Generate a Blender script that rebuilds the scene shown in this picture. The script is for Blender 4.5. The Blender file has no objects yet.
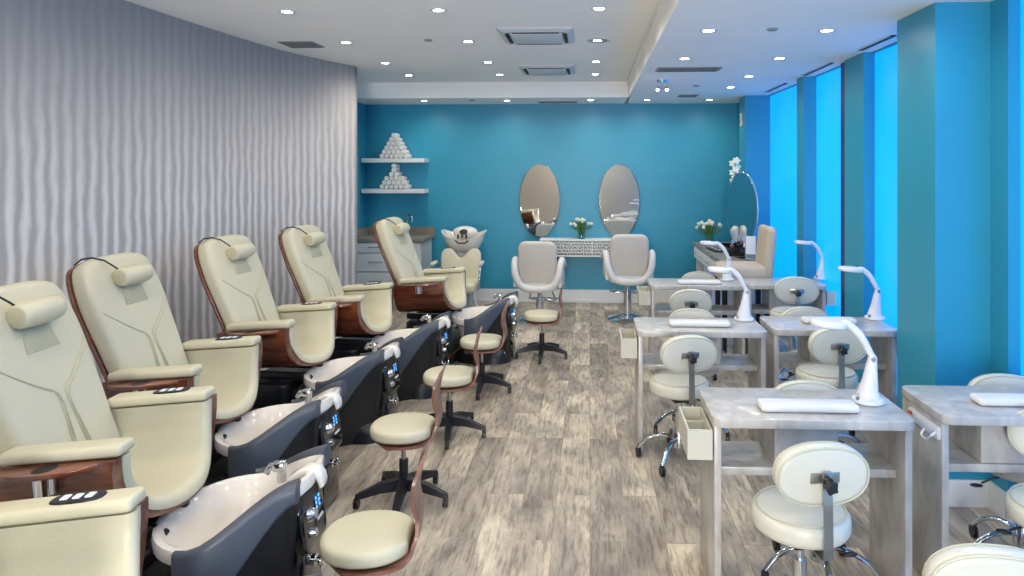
import bpy, bmesh, math, random
from mathutils import Vector, Matrix
C = bpy.context.scene.collection
random.seed(7)
R = math.radians

# ------------------------------------------------------------------ camera, light, exposure
F_PX = 680.0
YAW = 2.5
cam_d = bpy.data.cameras.new('camera'); cam = bpy.data.objects.new('camera', cam_d); C.objects.link(cam)
cam.location = (0, 0, 1.75); cam.rotation_euler = (R(90), 0, R(YAW))
cam_d.sensor_width = 36; cam_d.lens = F_PX / 1024 * 36
cam_d.shift_x = -48.3 / 1024; cam_d.shift_y = -118 / 1024
cam_d.clip_start = 0.05
bpy.context.scene.camera = cam
vs = bpy.context.scene.view_settings
vs.view_transform = 'Standard'; vs.look = 'None'; vs.gamma = 1; vs.use_curve_mapping = False
vs.exposure = 0.13
world = bpy.data.worlds.new('world'); bpy.context.scene.world = world; world.use_nodes = True
bg = world.node_tree.nodes['Background']; bg.inputs[0].default_value = (0.80, 0.88, 1.0, 1); bg.inputs[1].default_value = 1.0
# added fill lamp behind the camera, tilted up to brighten the ceiling
sd = bpy.data.lights.new('added_fill_light', 'AREA'); sd.shape = 'RECTANGLE'; sd.size = 1.05; sd.size_y = 2.3
sd.energy = 210; sd.color = (1.0, 0.98, 0.95)
so = bpy.data.objects.new('added_fill_light', sd); C.objects.link(so)
so.location = (-0.3, -3.02, 1.25); so.rotation_euler = (R(118), 0, 0)
DOWNLIGHT_W = 18.5
GLASS_GLOW = 2.0
CEIL_T, CEIL_S = 2.82, 2.625

# ------------------------------------------------------------------ materials
def lin(h):
    v = [int(h[i:i+2], 16) / 255 for i in (0, 2, 4)]
    return tuple(((c / 12.92) if c <= 0.04045 else ((c + 0.055) / 1.055) ** 2.4) for c in v) + (1,)
M = {}
def mat(name, col, rough=0.5, metal=0.0, spec=0.5, emit=None, estr=0.0, trans=0.0, coat=0.0, bump=0.0, bscale=60, var=0.0, vscale=6):
    m = bpy.data.materials.new(name); m.use_nodes = True
    nt = m.node_tree; b = nt.nodes['Principled BSDF']
    c = lin(col)
    b.inputs['Base Color'].default_value = c; b.inputs['Roughness'].default_value = rough
    b.inputs['Metallic'].default_value = metal; b.inputs['Specular IOR Level'].default_value = spec
    b.inputs['Transmission Weight'].default_value = trans; b.inputs['Coat Weight'].default_value = coat
    if emit:
        b.inputs['Emission Color'].default_value = lin(emit); b.inputs['Emission Strength'].default_value = estr
    tc = nt.nodes.new('ShaderNodeTexCoord')
    if var > 0:
        n = nt.nodes.new('ShaderNodeTexNoise'); n.inputs['Scale'].default_value = vscale; n.inputs['Detail'].default_value = 4
        r = nt.nodes.new('ShaderNodeValToRGB')
        r.color_ramp.elements[0].position = .3; r.color_ramp.elements[1].position = .7
        r.color_ramp.elements[0].color = tuple(x * (1 - var) for x in c[:3]) + (1,)
        r.color_ramp.elements[1].color = tuple(min(1, x * (1 + var)) for x in c[:3]) + (1,)
        nt.links.new(tc.outputs['Object'], n.inputs['Vector']); nt.links.new(n.outputs['Fac'], r.inputs['Fac'])
        nt.links.new(r.outputs['Color'], b.inputs['Base Color'])
    if bump > 0:
        n2 = nt.nodes.new('ShaderNodeTexNoise'); n2.inputs['Scale'].default_value = bscale; n2.inputs['Detail'].default_value = 3
        bp = nt.nodes.new('ShaderNodeBump'); bp.inputs['Strength'].default_value = bump; bp.inputs['Distance'].default_value = .01
        nt.links.new(tc.outputs['Object'], n2.inputs['Vector']); nt.links.new(n2.outputs['Fac'], bp.inputs['Height'])
        nt.links.new(bp.outputs['Normal'], b.inputs['Normal'])
    M[name] = m
    return m
mat('teal_paint', '2C92B0', .38, var=.03, vscale=1.5)
mat('ceiling_paint', 'F4F2EE', .8, var=.015, vscale=2)
mat('trim_white', 'E4E4E2', .4, var=.02)
mat('rear_paint', 'A99D8A', .7, var=.02)
mat('cream', 'CCC5A9', .38, bump=.12, bscale=90, var=.02)
mat('piping', 'C4C0AA', .5, var=.02)
mat('cream_dark', 'B9B294', .5, bump=.1, bscale=90)
mat('ivory', 'D0CEC0', .35, bump=.08, bscale=80, var=.02)
mat('white_vinyl', 'DAD8D4', .4, bump=.06, bscale=80, var=.02)
mat('grey_vinyl', 'C9C3BA', .45, bump=.1, bscale=80, var=.03)
mat('beige_fabric', 'BDB1A0', .9, bump=.3, bscale=250, var=.05, vscale=30)
mat('basin_white', 'E4DED6', .14, coat=.4, var=.01)
mat('wing_grey', '4A505B', .42, bump=.05, bscale=120, var=.05)
mat('drawer_cream', 'C6C3B2', .5, var=.02)
mat('base_black', '1B1D20', .3, var=.1)
mat('deck_grey', '35383A', .5, var=.12)
mat('panel_black', '101114', .12, coat=.6, var=.05)
mat('plastic_black', '17181C', .45, var=.1)
mat('chrome', 'D8DCE0', .12, metal=1, var=.02)
mat('steel', 'B4B2AC', .3, metal=1, var=.03)
mat('plastic_white', 'DCDDE2', .3, var=.01)
mat('towel', 'E8E6E2', .95, bump=.5, bscale=200, var=.04, vscale=40)
mat('cabinet_white', 'DADCDC', .4, var=.01)
mat('counter_stone', '8D8377', .4, var=.15, vscale=60)
mat('mirror', 'F4F4F4', .02, metal=1, var=.0)
mat('mirror_edge', '8A9A9A', .2, metal=1, var=.02)
mat('vent_grey', '8B8C8C', .6, var=.02)
mat('slat_grey', '6E6F70', .6, var=.02)
mat('vent_white', 'C6CCD0', .5, var=.02)
mat('dark', '25282B', .7, var=.1)
mat('leaf', '4E7A34', .5, var=.25, vscale=20)
mat('petal', 'EFEBD2', .5, var=.05, vscale=30)
mat('stem', '5C8A3A', .5, var=.1)
mat('glass', 'DFF2E8', .03, trans=1.0)
mat('frost', 'BFD0D2', .25, trans=.6, var=.05)
mat('display_blue', '0A1830', .2, emit='4A9CFF', estr=2.2)
mat('lamp_lens', 'FFFFFF', .5, emit='FFF6E4', estr=22)
mat('mullion', '203A63', .4, var=.1)
mat('rose', '8A3B4A', .4, var=.1)
mat('label_white', 'E8ECF0', .5, var=.03)
mat('switch_red', 'B03028', .4, var=.05)
mat('earth', '4C3A2B', .9, var=.2, vscale=60)

def wood_mat(name, a, b_, rough=.3, scale=(2, 14, 14), coat=.3):
    m = bpy.data.materials.new(name); m.use_nodes = True; nt = m.node_tree; b = nt.nodes['Principled BSDF']
    tc = nt.nodes.new('ShaderNodeTexCoord'); mp = nt.nodes.new('ShaderNodeMapping'); mp.inputs['Scale'].default_value = scale
    n = nt.nodes.new('ShaderNodeTexNoise'); n.inputs['Scale'].default_value = 2.2; n.inputs['Detail'].default_value = 6; n.inputs['Distortion'].default_value = .6
    r = nt.nodes.new('ShaderNodeValToRGB'); r.color_ramp.elements[0].position = .35; r.color_ramp.elements[1].position = .68
    r.color_ramp.elements[0].color = lin(a); r.color_ramp.elements[1].color = lin(b_)
    nt.links.new(tc.outputs['Object'], mp.inputs['Vector']); nt.links.new(mp.outputs[0], n.inputs['Vector'])
    nt.links.new(n.outputs['Fac'], r.inputs['Fac']); nt.links.new(r.outputs[0], b.inputs['Base Color'])
    b.inputs['Roughness'].default_value = rough; b.inputs['Coat Weight'].default_value = coat; b.inputs['Coat Roughness'].default_value = .12
    M[name] = m
wood_mat('mahogany', '4E2418', '86482C', coat=1)
wood_mat('stool_wood', '6B4335', '8E6150', .35)
wood_mat('table_laminate', 'A5A09A', 'C6C2BC', .35, (5, 5, 2.2))
wood_mat('desk_top', '7C7468', 'A89E90', .35, (14, 2, 14))

def floor_mat():
    m = bpy.data.materials.new('weathered_planks'); m.use_nodes = True; nt = m.node_tree; N = nt.nodes; L = nt.links
    b = N['Principled BSDF']
    tc = N.new('ShaderNodeTexCoord'); sp = N.new('ShaderNodeSeparateXYZ'); cb = N.new('ShaderNodeCombineXYZ')
    L.new(tc.outputs['Object'], sp.inputs[0]); L.new(sp.outputs['Y'], cb.inputs['X']); L.new(sp.outputs['X'], cb.inputs['Y'])
    def brick(c1, c2, mortar):
        br = N.new('ShaderNodeTexBrick'); L.new(cb.outputs[0], br.inputs['Vector'])
        br.inputs['Scale'].default_value = 1; br.inputs['Brick Width'].default_value = 1.22; br.inputs['Row Height'].default_value = .178
        br.inputs['Mortar Size'].default_value = .0022; br.inputs['Mortar Smooth'].default_value = .2; br.offset = .37; br.offset_frequency = 2
        br.inputs['Color1'].default_value = c1; br.inputs['Color2'].default_value = c2; br.inputs['Mortar'].default_value = mortar
        return br
    br = brick((0, 0, 0, 1), (1, 1, 1, 1), (.5, .5, .5, 1))
    # per plank shift of the grain
    sc = N.new('ShaderNodeVectorMath'); sc.operation = 'MULTIPLY_ADD'
    L.new(br.outputs['Color'], sc.inputs[0]); sc.inputs[1].default_value = (31, 17, 9); L.new(tc.outputs['Object'], sc.inputs[2])
    def noise(scale, detail, vec_scale, dist=0):
        mp = N.new('ShaderNodeMapping'); mp.inputs['Scale'].default_value = vec_scale; L.new(sc.outputs[0], mp.inputs['Vector'])
        n = N.new('ShaderNodeTexNoise'); n.inputs['Scale'].default_value = scale; n.inputs['Detail'].default_value = detail
        n.inputs['Distortion'].default_value = dist; n.inputs['Roughness'].default_value = .62
        L.new(mp.outputs[0], n.inputs['Vector']); return n
    blot = noise(1.6, 9, (3.2, 1.2, 1), .5); grain = noise(6, 8, (9, 1.1, 1), .3)
    ramp = N.new('ShaderNodeValToRGB'); L.new(blot.outputs['Fac'], ramp.inputs['Fac'])
    e = ramp.color_ramp.elements; e[0].position = .36; e[0].color = lin('9A9085'); e[1].position = .62; e[1].color = lin('E2D4BC')
    el = e.new(.5); el.color = lin('C0B3A1')
    ramp2 = N.new('ShaderNodeValToRGB'); L.new(grain.outputs['Fac'], ramp2.inputs['Fac'])
    e = ramp2.color_ramp.elements; e[0].position = .36; e[0].color = lin('B4ADA6'); e[1].position = .52; e[1].color = (1, 1, 1, 1)
    mx = N.new('ShaderNodeMixRGB'); mx.blend_type = 'MULTIPLY'; mx.inputs[0].default_value = .8
    L.new(ramp.outputs[0], mx.inputs[1]); L.new(ramp2.outputs[0], mx.inputs[2])
    tone = brick((.50, .49, .49, 1), (1, .99, .96, 1), (.42, .4, .38, 1))
    mx2 = N.new('ShaderNodeMixRGB'); mx2.blend_type = 'MULTIPLY'; mx2.inputs[0].default_value = .75
    L.new(mx.outputs[0], mx2.inputs[1]); L.new(tone.outputs['Color'], mx2.inputs[2])
    L.new(mx2.outputs[0], b.inputs['Base Color'])
    b.inputs['Roughness'].default_value = .38; b.inputs['Specular IOR Level'].default_value = .4
    bp = N.new('ShaderNodeBump'); bp.inputs['Strength'].default_value = .15; bp.inputs['Distance'].default_value = .004
    L.new(grain.outputs['Fac'], bp.inputs['Height']); L.new(bp.outputs[0], b.inputs['Normal'])
    M['floor'] = m
floor_mat()

def wallpaper_mat():
    m = bpy.data.materials.new('draped_wallpaper'); m.use_nodes = True; nt = m.node_tree; N = nt.nodes; L = nt.links
    b = N['Principled BSDF']; uv = N.new('ShaderNodeUVMap'); uv.uv_map = 'UVMap'
    mp = N.new('ShaderNodeMapping'); mp.inputs['Scale'].default_value = (1, .5, 1); L.new(uv.outputs[0], mp.inputs['Vector'])
    w = N.new('ShaderNodeTexWave'); w.wave_type = 'BANDS'; w.bands_direction = 'X'; w.inputs['Scale'].default_value = 3.3
    w.inputs['Distortion'].default_value = 2.4; w.inputs['Detail'].default_value = 3; w.inputs['Detail Scale'].default_value = 2.2
    L.new(mp.outputs[0], w.inputs['Vector'])
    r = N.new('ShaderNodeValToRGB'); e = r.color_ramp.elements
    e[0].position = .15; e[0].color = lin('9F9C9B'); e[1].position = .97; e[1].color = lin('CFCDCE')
    # glare painted into the colour: stripe contrast fades towards the top
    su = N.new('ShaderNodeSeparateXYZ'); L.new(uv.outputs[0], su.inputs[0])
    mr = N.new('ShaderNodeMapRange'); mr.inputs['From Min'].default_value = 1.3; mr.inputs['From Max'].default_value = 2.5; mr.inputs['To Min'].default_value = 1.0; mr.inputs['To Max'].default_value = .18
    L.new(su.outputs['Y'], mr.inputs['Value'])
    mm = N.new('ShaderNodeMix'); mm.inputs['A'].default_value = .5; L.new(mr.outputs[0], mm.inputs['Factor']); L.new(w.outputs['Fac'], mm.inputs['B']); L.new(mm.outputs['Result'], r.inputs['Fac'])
    mp2 = N.new('ShaderNodeMapping'); mp2.inputs['Scale'].default_value = (9, .8, 1); L.new(uv.outputs[0], mp2.inputs['Vector'])
    n = N.new('ShaderNodeTexNoise'); n.inputs['Scale'].default_value = 3; n.inputs['Detail'].default_value = 5; L.new(mp2.outputs[0], n.inputs['Vector'])
    r2 = N.new('ShaderNodeValToRGB'); r2.color_ramp.elements[0].color = (.86, .86, .86, 1); r2.color_ramp.elements[1].color = (1.05, 1.05, 1.05, 1)
    L.new(n.outputs['Fac'], r2.inputs['Fac'])
    mx = N.new('ShaderNodeMixRGB'); mx.blend_type = 'MULTIPLY'; mx.inputs[0].default_value = 1
    L.new(r.outputs[0], mx.inputs[1]); L.new(r2.outputs[0], mx.inputs[2]); L.new(mx.outputs[0], b.inputs['Base Color'])
    b.inputs['Roughness'].default_value = .6
    bp = N.new('ShaderNodeBump'); bp.inputs['Strength'].default_value = .12; bp.inputs['Distance'].default_value = .008
    L.new(w.outputs['Fac'], bp.inputs['Height']); L.new(bp.outputs[0], b.inputs['Normal'])
    M['wallpaper'] = m
wallpaper_mat()

def shade_mat():   # daylit translucent blue window film
    m = bpy.data.materials.new('daylit_blue_film'); m.use_nodes = True; nt = m.node_tree; b = nt.nodes['Principled BSDF']
    b.inputs['Base Color'].default_value = lin('1090C8'); b.inputs['Roughness'].default_value = .35
    tc = nt.nodes.new('ShaderNodeTexCoord'); n = nt.nodes.new('ShaderNodeTexNoise'); n.inputs['Scale'].default_value = .8
    r = nt.nodes.new('ShaderNodeValToRGB'); r.color_ramp.elements[0].color = (0, .15, .55, 1); r.color_ramp.elements[1].color = (0, .20, .62, 1)
    nt.links.new(tc.outputs['Object'], n.inputs['Vector']); nt.links.new(n.outputs['Fac'], r.inputs['Fac'])
    nt.links.new(r.outputs[0], b.inputs['Emission Color']); b.inputs['Emission Strength'].default_value = GLASS_GLOW
    M['film'] = m
shade_mat()

# ------------------------------------------------------------------ mesh helpers
def ellipse(a, b, n=32, cx=0, cy=0): return [(cx + a * math.cos(2*math.pi*i/n), cy + b * math.sin(2*math.pi*i/n)) for i in range(n)]
def superell(a, b, p, n=40): 
    o = []
    for i in range(n):
        t = 2*math.pi*i/n; c, s = math.cos(t), math.sin(t)
        o.append((a*math.copysign(abs(c)**(2/p), c), b*math.copysign(abs(s)**(2/p), s)))
    return o
def rrect(w, h, r, k=5, cx=0, cy=0):
    o = []
    for (sx, sy, a0) in ((1, 1, 0), (-1, 1, 90), (-1, -1, 180), (1, -1, 270)):
        for i in range(k+1):
            a = R(a0 + 90*i/k); o.append((cx + sx*(w/2-r) + r*math.cos(a), cy + sy*(h/2-r) + r*math.sin(a)))
    return o
def inset(pts, d):
    n = len(pts); area = sum(pts[i][0]*pts[(i+1) % n][1]-pts[(i+1) % n][0]*pts[i][1] for i in range(n))
    sg = 1 if area > 0 else -1; out = []
    for i in range(n):
        a, b_, c = pts[i-1], pts[i], pts[(i+1) % n]
        t = Vector((c[0]-a[0], c[1]-a[1])); 
        if t.length < 1e-9: out.append(b_); continue
        t.normalize(); out.append((b_[0]-t.y*sg*d, b_[1]+t.x*sg*d))
    return out
def catmull(pts, k=6):
    P = [Vector(p) for p in pts]; P = [2*P[0]-P[1]] + P + [2*P[-1]-P[-2]]; out = []
    for i in range(1, len(P)-2):
        for j in range(k):
            t = j/k; a, b_, c, d = P[i-1], P[i], P[i+1], P[i+2]
            out.append(0.5*((2*b_)+(c-a)*t+(2*a-5*b_+4*c-d)*t*t+(3*b_-a-3*c+d)*t**3))
    out.append(P[-2]); return out
class MB:
    def __init__(s): s.bm = bmesh.new()
    def add(s, vs_, fs, T=None):
        v = [s.bm.verts.new((T @ Vector(p)) if T else Vector(p)) for p in vs_]
        for f in fs:
            try: s.bm.faces.new([v[i] for i in f])
            except ValueError: pass
        return s
    def box(s, c, size, bev=0, T=None, seg=2):
        t = bmesh.new(); bmesh.ops.create_cube(t, size=1)
        for v in t.verts: v.co = Vector((v.co.x*size[0], v.co.y*size[1], v.co.z*size[2]))
        if bev > 0: bmesh.ops.bevel(t, geom=list(t.edges), offset=min(bev, min(size)*.49), segments=seg, profile=.5, affect='EDGES')
        for v in t.verts: v.co += Vector(c)
        t.verts.index_update()
        s.add([v.co.copy() for v in t.verts], [[v.index for v in f.verts] for f in t.faces], T); t.free(); return s
    def loft(s, rings, closed=True, cap=True, T=None):
        n = len(rings[0]); vs_ = [p for r in rings for p in r]; fs = []
        for i in range(len(rings)-1):
            for j in range(n if closed else n-1):
                k = (j+1) % n; fs.append((i*n+j, i*n+k, (i+1)*n+k, (i+1)*n+j))
        if cap: fs.append(tuple(range(n))[::-1]); fs.append(tuple((len(rings)-1)*n+j for j in range(n)))
        return s.add(vs_, fs, T)
    def slab(s, pts, z0, z1, r=.01, T=None, dome=0, k=3):
        rings = []
        h = z1-z0; rr = min(r, abs(h)/2)
        for i in range(k+1):
            a = math.pi/2*i/k; rings.append([(x, y, z0+rr-rr*math.cos(a)) for x, y in inset(pts, rr-rr*math.sin(a))])
        for i in range(k+1):
            a = math.pi/2*i/k; rings.append([(x, y, z1-rr+rr*math.sin(a)) for x, y in inset(pts, rr-rr*math.cos(a))])
        if dome:
            cx = sum(p[0] for p in pts)/len(pts); cy = sum(p[1] for p in pts)/len(pts); base = inset(pts, rr)
            for q in (.85, .65, .4, .15): rings.append([(cx+(x-cx)*q, cy+(y-cy)*q, z1+dome*(1-q*q)) for x, y in base])
        return s.loft(rings, T=T)
    def tube(s, path, r, n=10, T=None, cap=True, closed=False, flat=1.0):
        P = [Vector(p) for p in path]; m = len(P); rr = r if isinstance(r, (list, tuple)) else [r]*m
        tg = []
        for i in range(m):
            a = P[i-1] if (i or closed) else P[0]; b_ = P[(i+1) % m] if (i < m-1 or closed) else P[-1]
            tg.append((b_-a).normalized())
        up = Vector((0, 0, 1)) if abs(tg[0].z) < .9 else Vector((0, 1, 0))
        nn = (up - tg[0]*up.dot(tg[0])).normalized(); rings = []
        for i in range(m):
            nn = (nn - tg[i]*nn.dot(tg[i])); nn = nn.normalized() if nn.length > 1e-6 else Vector((1, 0, 0)); bb = tg[i].cross(nn)
            rings.append([P[i] + (nn*math.cos(2*math.pi*j/n)*flat + bb*math.sin(2*math.pi*j/n))*rr[i] for j in range(n)])
        if closed: rings.append(rings[0]); cap = False
        return s.loft(rings, cap=cap, T=T)
    def lathe(s, prof, n=28, T=None, c=(0, 0, 0)):
        if prof[0][0] > .001 and prof[-1][0] > .001:
            prof = list(prof)+[prof[0]]
        return s.loft([[(c[0]+max(r, 1e-4)*math.cos(2*math.pi*j/n), c[1]+max(r, 1e-4)*math.sin(2*math.pi*j/n), c[2]+z) for j in range(n)] for r, z in prof], T=T, cap=prof[0][0] < .001)
    def cyl(s, p0, p1, r0, r1=None, n=20, T=None): return s.tube([p0, p1], [r0, r0 if r1 is None else r1], n=n, T=T)
    def ell(s, c, rad, n=16, T=None):
        return s.loft([[(c[0]+rad[0]*math.sin(a)*math.cos(2*math.pi*j/n), c[1]+rad[1]*math.sin(a)*math.sin(2*math.pi*j/n), c[2]-rad[2]*math.cos(a)) for j in range(n)]
                       for a in [max(.02, min(math.pi-.02, math.pi*i/10)) for i in range(11)]], T=T)
    def build(s, name, m, parent=None, smooth=True, angle=40):
        bmesh.ops.remove_doubles(s.bm, verts=s.bm.verts, dist=1e-6)
        bmesh.ops.recalc_face_normals(s.bm, faces=s.bm.faces)
        me = bpy.data.meshes.new(name); s.bm.to_mesh(me); s.bm.free()
        if smooth:
            me.polygons.foreach_set('use_smooth', [True]*len(me.polygons)); me.set_sharp_from_angle(angle=R(angle))
        me.materials.append(M[m] if isinstance(m, str) else m)
        o = bpy.data.objects.new(name, me); C.objects.link(o)
        if parent: o.parent = parent
        return o
def basis(o, u, v, w):
    m = Matrix.Identity(4)
    for i, a in enumerate((u, v, w)):
        a = Vector(a).normalized()
        for k in range(3): m[k][i] = a[k]
    for k in range(3): m[k][3] = o[k]
    return m
def thing(name, label, cat, loc=(0, 0, 0), rz=0, group=None):
    o = bpy.data.objects.new(name, None); C.objects.link(o); o.empty_display_size = .1
    o.location = loc; o.rotation_euler = (0, 0, R(rz)); return tag(o, label, cat, group)
def tag(o, label, cat, group=None):
    o['label'] = label; o['category'] = cat
    if group: o['group'] = group
    return o
def struct(o): o['kind'] = 'structure'; return o
def dup(root, loc, rz, label=None, group=None):
    r = root.copy(); C.objects.link(r); r.location = loc; r.rotation_euler = (0, 0, R(rz))
    if label: r['label'] = label
    if group: r['group'] = group
    for ch in list(root.children):
        c = ch.copy(); C.objects.link(c); c.parent = r
        for g in list(ch.children):
            d = g.copy(); C.objects.link(d); d.parent = c
    return r

# ------------------------------------------------------------------ the room
BW = 9.0         # back wall
b = MB(); b.box((-.3, 3.0, -.05), (7.4, 12.4, .1)); struct(b.build('floor', 'floor', smooth=False))
# ceiling: raised tray and lower soffit around it
b = MB()
b.box((-1.35, 2.6, CEIL_T+.05), (3.66, 11.2, .1))
b.box((2.0, 3.0, CEIL_S+.15), (3.08, 12.4, .3))
b.box((-1.32, 8.75, CEIL_S+.15), (3.6, 1.1, .3))
struct(b.build('ceiling', 'ceiling_paint', smooth=False))
b = MB()   # shallow moulding where the soffit faces meet the tray
b.box((.455, 2.6, CEIL_T-.03), (.03, 11.2, .05)); b.box((-1.35, 8.195, CEIL_T-.03), (3.66, .03, .05))
struct(b.build('trim_ceiling', 'ceiling_paint', smooth=False))
b = MB(); b.box((-.3, BW+.06, 1.35), (7.4, .12, 2.7)); struct(b.build('wall_back', 'teal_paint', smooth=False))
b = MB(); b.box((-3.06, 7.95, 1.35), (.12, 2.1, 2.7)); struct(b.build('wall_alcove', 'teal_paint', smooth=False))
# curved papered wall on the left
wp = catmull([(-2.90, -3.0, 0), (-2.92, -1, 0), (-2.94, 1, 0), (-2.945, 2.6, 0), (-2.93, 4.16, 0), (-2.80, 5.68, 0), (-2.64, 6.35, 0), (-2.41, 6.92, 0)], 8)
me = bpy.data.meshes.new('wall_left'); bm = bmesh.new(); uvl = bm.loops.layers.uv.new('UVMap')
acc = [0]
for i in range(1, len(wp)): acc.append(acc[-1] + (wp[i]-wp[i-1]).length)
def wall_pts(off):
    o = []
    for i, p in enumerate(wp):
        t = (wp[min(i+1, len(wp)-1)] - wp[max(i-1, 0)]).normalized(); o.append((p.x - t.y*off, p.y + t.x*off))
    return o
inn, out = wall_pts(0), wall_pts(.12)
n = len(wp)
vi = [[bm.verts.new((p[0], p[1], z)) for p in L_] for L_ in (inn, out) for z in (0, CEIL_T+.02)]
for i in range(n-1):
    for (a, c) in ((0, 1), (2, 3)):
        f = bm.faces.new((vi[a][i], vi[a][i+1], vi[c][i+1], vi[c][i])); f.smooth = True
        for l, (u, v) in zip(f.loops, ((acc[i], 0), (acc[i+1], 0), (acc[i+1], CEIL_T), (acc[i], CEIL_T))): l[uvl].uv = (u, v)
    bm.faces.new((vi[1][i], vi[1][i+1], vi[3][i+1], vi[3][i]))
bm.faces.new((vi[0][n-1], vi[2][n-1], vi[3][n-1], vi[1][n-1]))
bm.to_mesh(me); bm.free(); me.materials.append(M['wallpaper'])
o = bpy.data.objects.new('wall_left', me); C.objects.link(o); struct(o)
b = MB(); b.box((-2.80, 6.985, 1.4), (.72, .1, 2.84)); struct(b.build('wall_return', 'rear_paint', smooth=False))
b = MB()
b.loft([[Vector((p[0], p[1], z)) for (p, z) in ((wall_pts(-.001)[i], 0), (wall_pts(-.015)[i], 0), (wall_pts(-.015)[i], .13), (wall_pts(-.001)[i], .14))] for i in range(n)])
struct(b.build('baseboard_left', 'trim_white'))
# rear wall behind the camera with a doorway added for the fill lamp
b = MB(); b.box((-1.95, -3.1, 1.4), (2.2, .12, 2.84)); b.box((1.8, -3.1, 1.4), (3.0, .12, 2.84)); b.box((-.3, -3.1, 2.66), (1.4, .12, .4))
struct(b.build('wall_rear', 'rear_paint', smooth=False))
b = MB(); b.box((-.845, -3.08, 1.23), (.05, .14, 2.46)); b.box((.245, -3.08, 1.23), (.05, .14, 2.46)); b.box((-.3, -3.08, 2.44), (1.14, .14, .05)); struct(b.build('door_added', 'trim_white', smooth=False))  # unseen door frame, added around the fill lamp's opening
# right facade: columns (x_front, y0, y1) and windows
cols = [('wall_right_near', 1.80, 3.63, 4.07, 2.08), ('wall_right_jamb', 2.08, 3.48, 3.66, 2.2), ('wall_right_middle', 2.03, 5.14, 5.52, 2.12), ('wall_right_far', 1.99, 6.44, 6.64, 2.12), ('wall_right_end', 1.82, 8.07, 8.36, 2.08)]
GX = 2.10
for nm, x, y0, y1, x1 in cols:
    b = MB()
    b.box(((x+2.3)/2, (y0+y1)/2, CEIL_S/2+.005), (2.3-x, y1-y0, CEIL_S+.01))
    struct(b.build(nm, 'teal_paint', smooth=False))
b = MB(); b.box((2.03, 8.68, 1.32), (.2, .64, 2.66)); struct(b.build('wall_right_corner', 'teal_paint', smooth=False))
spans = [('window_1', 4.07, 5.14, GX), ('window_2', 5.52, 6.44, GX), ('window_3', 6.64, 8.07, GX), ('window_4', -3.0, 3.48, 2.13)]
for nm, y0, y1, gx in spans:
    b = MB(); b.box((gx+.04, (y0+y1)/2, .10), (.1, y1-y0, .2)); b.box((gx+.04, (y0+y1)/2, CEIL_S), (.1, y1-y0, .02))
    f = struct(b.build(nm, 'teal_paint', smooth=False))
    b = MB(); b.box((gx+.02, (y0+y1)/2, 1.4), (.02, y1-y0, 2.44)); b.build('window_shade', 'film', f, smooth=False)
    b = MB()
    if nm == 'window_4':
        for y in (-1.6, 0, 1.6): b.box((gx+.0, y, 1.4), (.05, .05, 2.4))
    elif nm == 'window_2': b.box((gx-.015, y0+.09, 1.38), (.07, .10, 2.48))
    if len(b.bm.verts): b.build('mullion', 'mullion', f, smooth=False)
b = MB()
for y0, y1, gx in ((-3, 3.48, 2.13), (4.07, 5.14, GX), (5.52, 6.44, GX), (6.64, 8.07, GX)): b.box((gx-.012, (y0+y1)/2, .07), (.02, y1-y0, .14), .004)
for nm, x, y0, y1, x1 in cols: b.box((x-.009, (y0+y1)/2, .07), (.018, y1-y0, .14), .004); b.box(((x+2.12)/2, y0-.009, .07), (2.14-x, .018, .14), .004)
struct(b.build('baseboard_right', 'trim_white', smooth=False))
b = MB(); b.box((.0, BW-.01, .085), (4.2, .02, .17), .004); b.box((.0, BW-.014, .02), (4.2, .028, .04), .004); struct(b.build('baseboard_back', 'trim_white', smooth=False))

# ------------------------------------------------------------------ ceiling fittings
def spot(x, y, z, w):
    l = bpy.data.lights.new('downlight_beam', 'SPOT'); l.energy = w; l.spot_size = R(172); l.spot_blend = 1.0; l.shadow_soft_size = .05; l.color = (1.0, .925, .80)
    return l
def make_downlight():
    t = thing('downlight', '', 'ceiling light')
    m = MB(); m.lathe([(.036, -.004), (.052, -.006), (.056, 0), (.052, .001), (.038, .001)], 24)
    m.build('trim_ring', 'vent_white', t)
    m = MB(); m.lathe([(0, -.003), (.036, -.003), (.036, 0), (0, 0)], 24); m.build('lens', 'lamp_lens', t)
    return t
dl0 = make_downlight(); used = False
rows = ['nearest row', 'second row', 'third row', 'farthest row']
spots = []
for i, y in enumerate((4.50, 5.61, 6.70, 7.58)):
    for j, x in enumerate((-2.04, -1.01, .06)):
        spots.append((x, y, CEIL_T, f'downlight in the raised ceiling, {("left", "middle", "right")[j]} one of its {rows[i]}', 'downlights in the raised ceiling'))
for j, x in enumerate((-2.09, -1.04, .01, .71, 1.48)):
    spots.append((x, 8.5, CEIL_S, f'downlight in the ceiling strip by the end wall, {("first", "second", "third", "fourth", "fifth")[j]} from the left', 'downlights along the end wall'))
for i, y in enumerate((4.29, 5.36)):
    spots.append((.74, y, CEIL_S, ('bright downlight at the near end of the lowered ceiling, beside the tray edge', 'downlight in the lowered ceiling just before the grey vent')[i], 'downlights in the lowered ceiling'))
for i, y in enumerate((4.32, 5.38, 6.40, 7.24)):
    spots.append((1.48, y, CEIL_S, f'downlight in the lowered ceiling on the window side, {("nearest the camera", "second nearest the camera", "third nearest the camera", "farthest from the camera")[i]}', 'downlights in the lowered ceiling'))
for y in (.1, 1.2, 2.3, 3.4): 
    for x in (-2.04, -1.01, .06): spots.append((x, y, CEIL_T, None, None))
    spots.append((1.48, y, CEIL_S, None, None))
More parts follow.
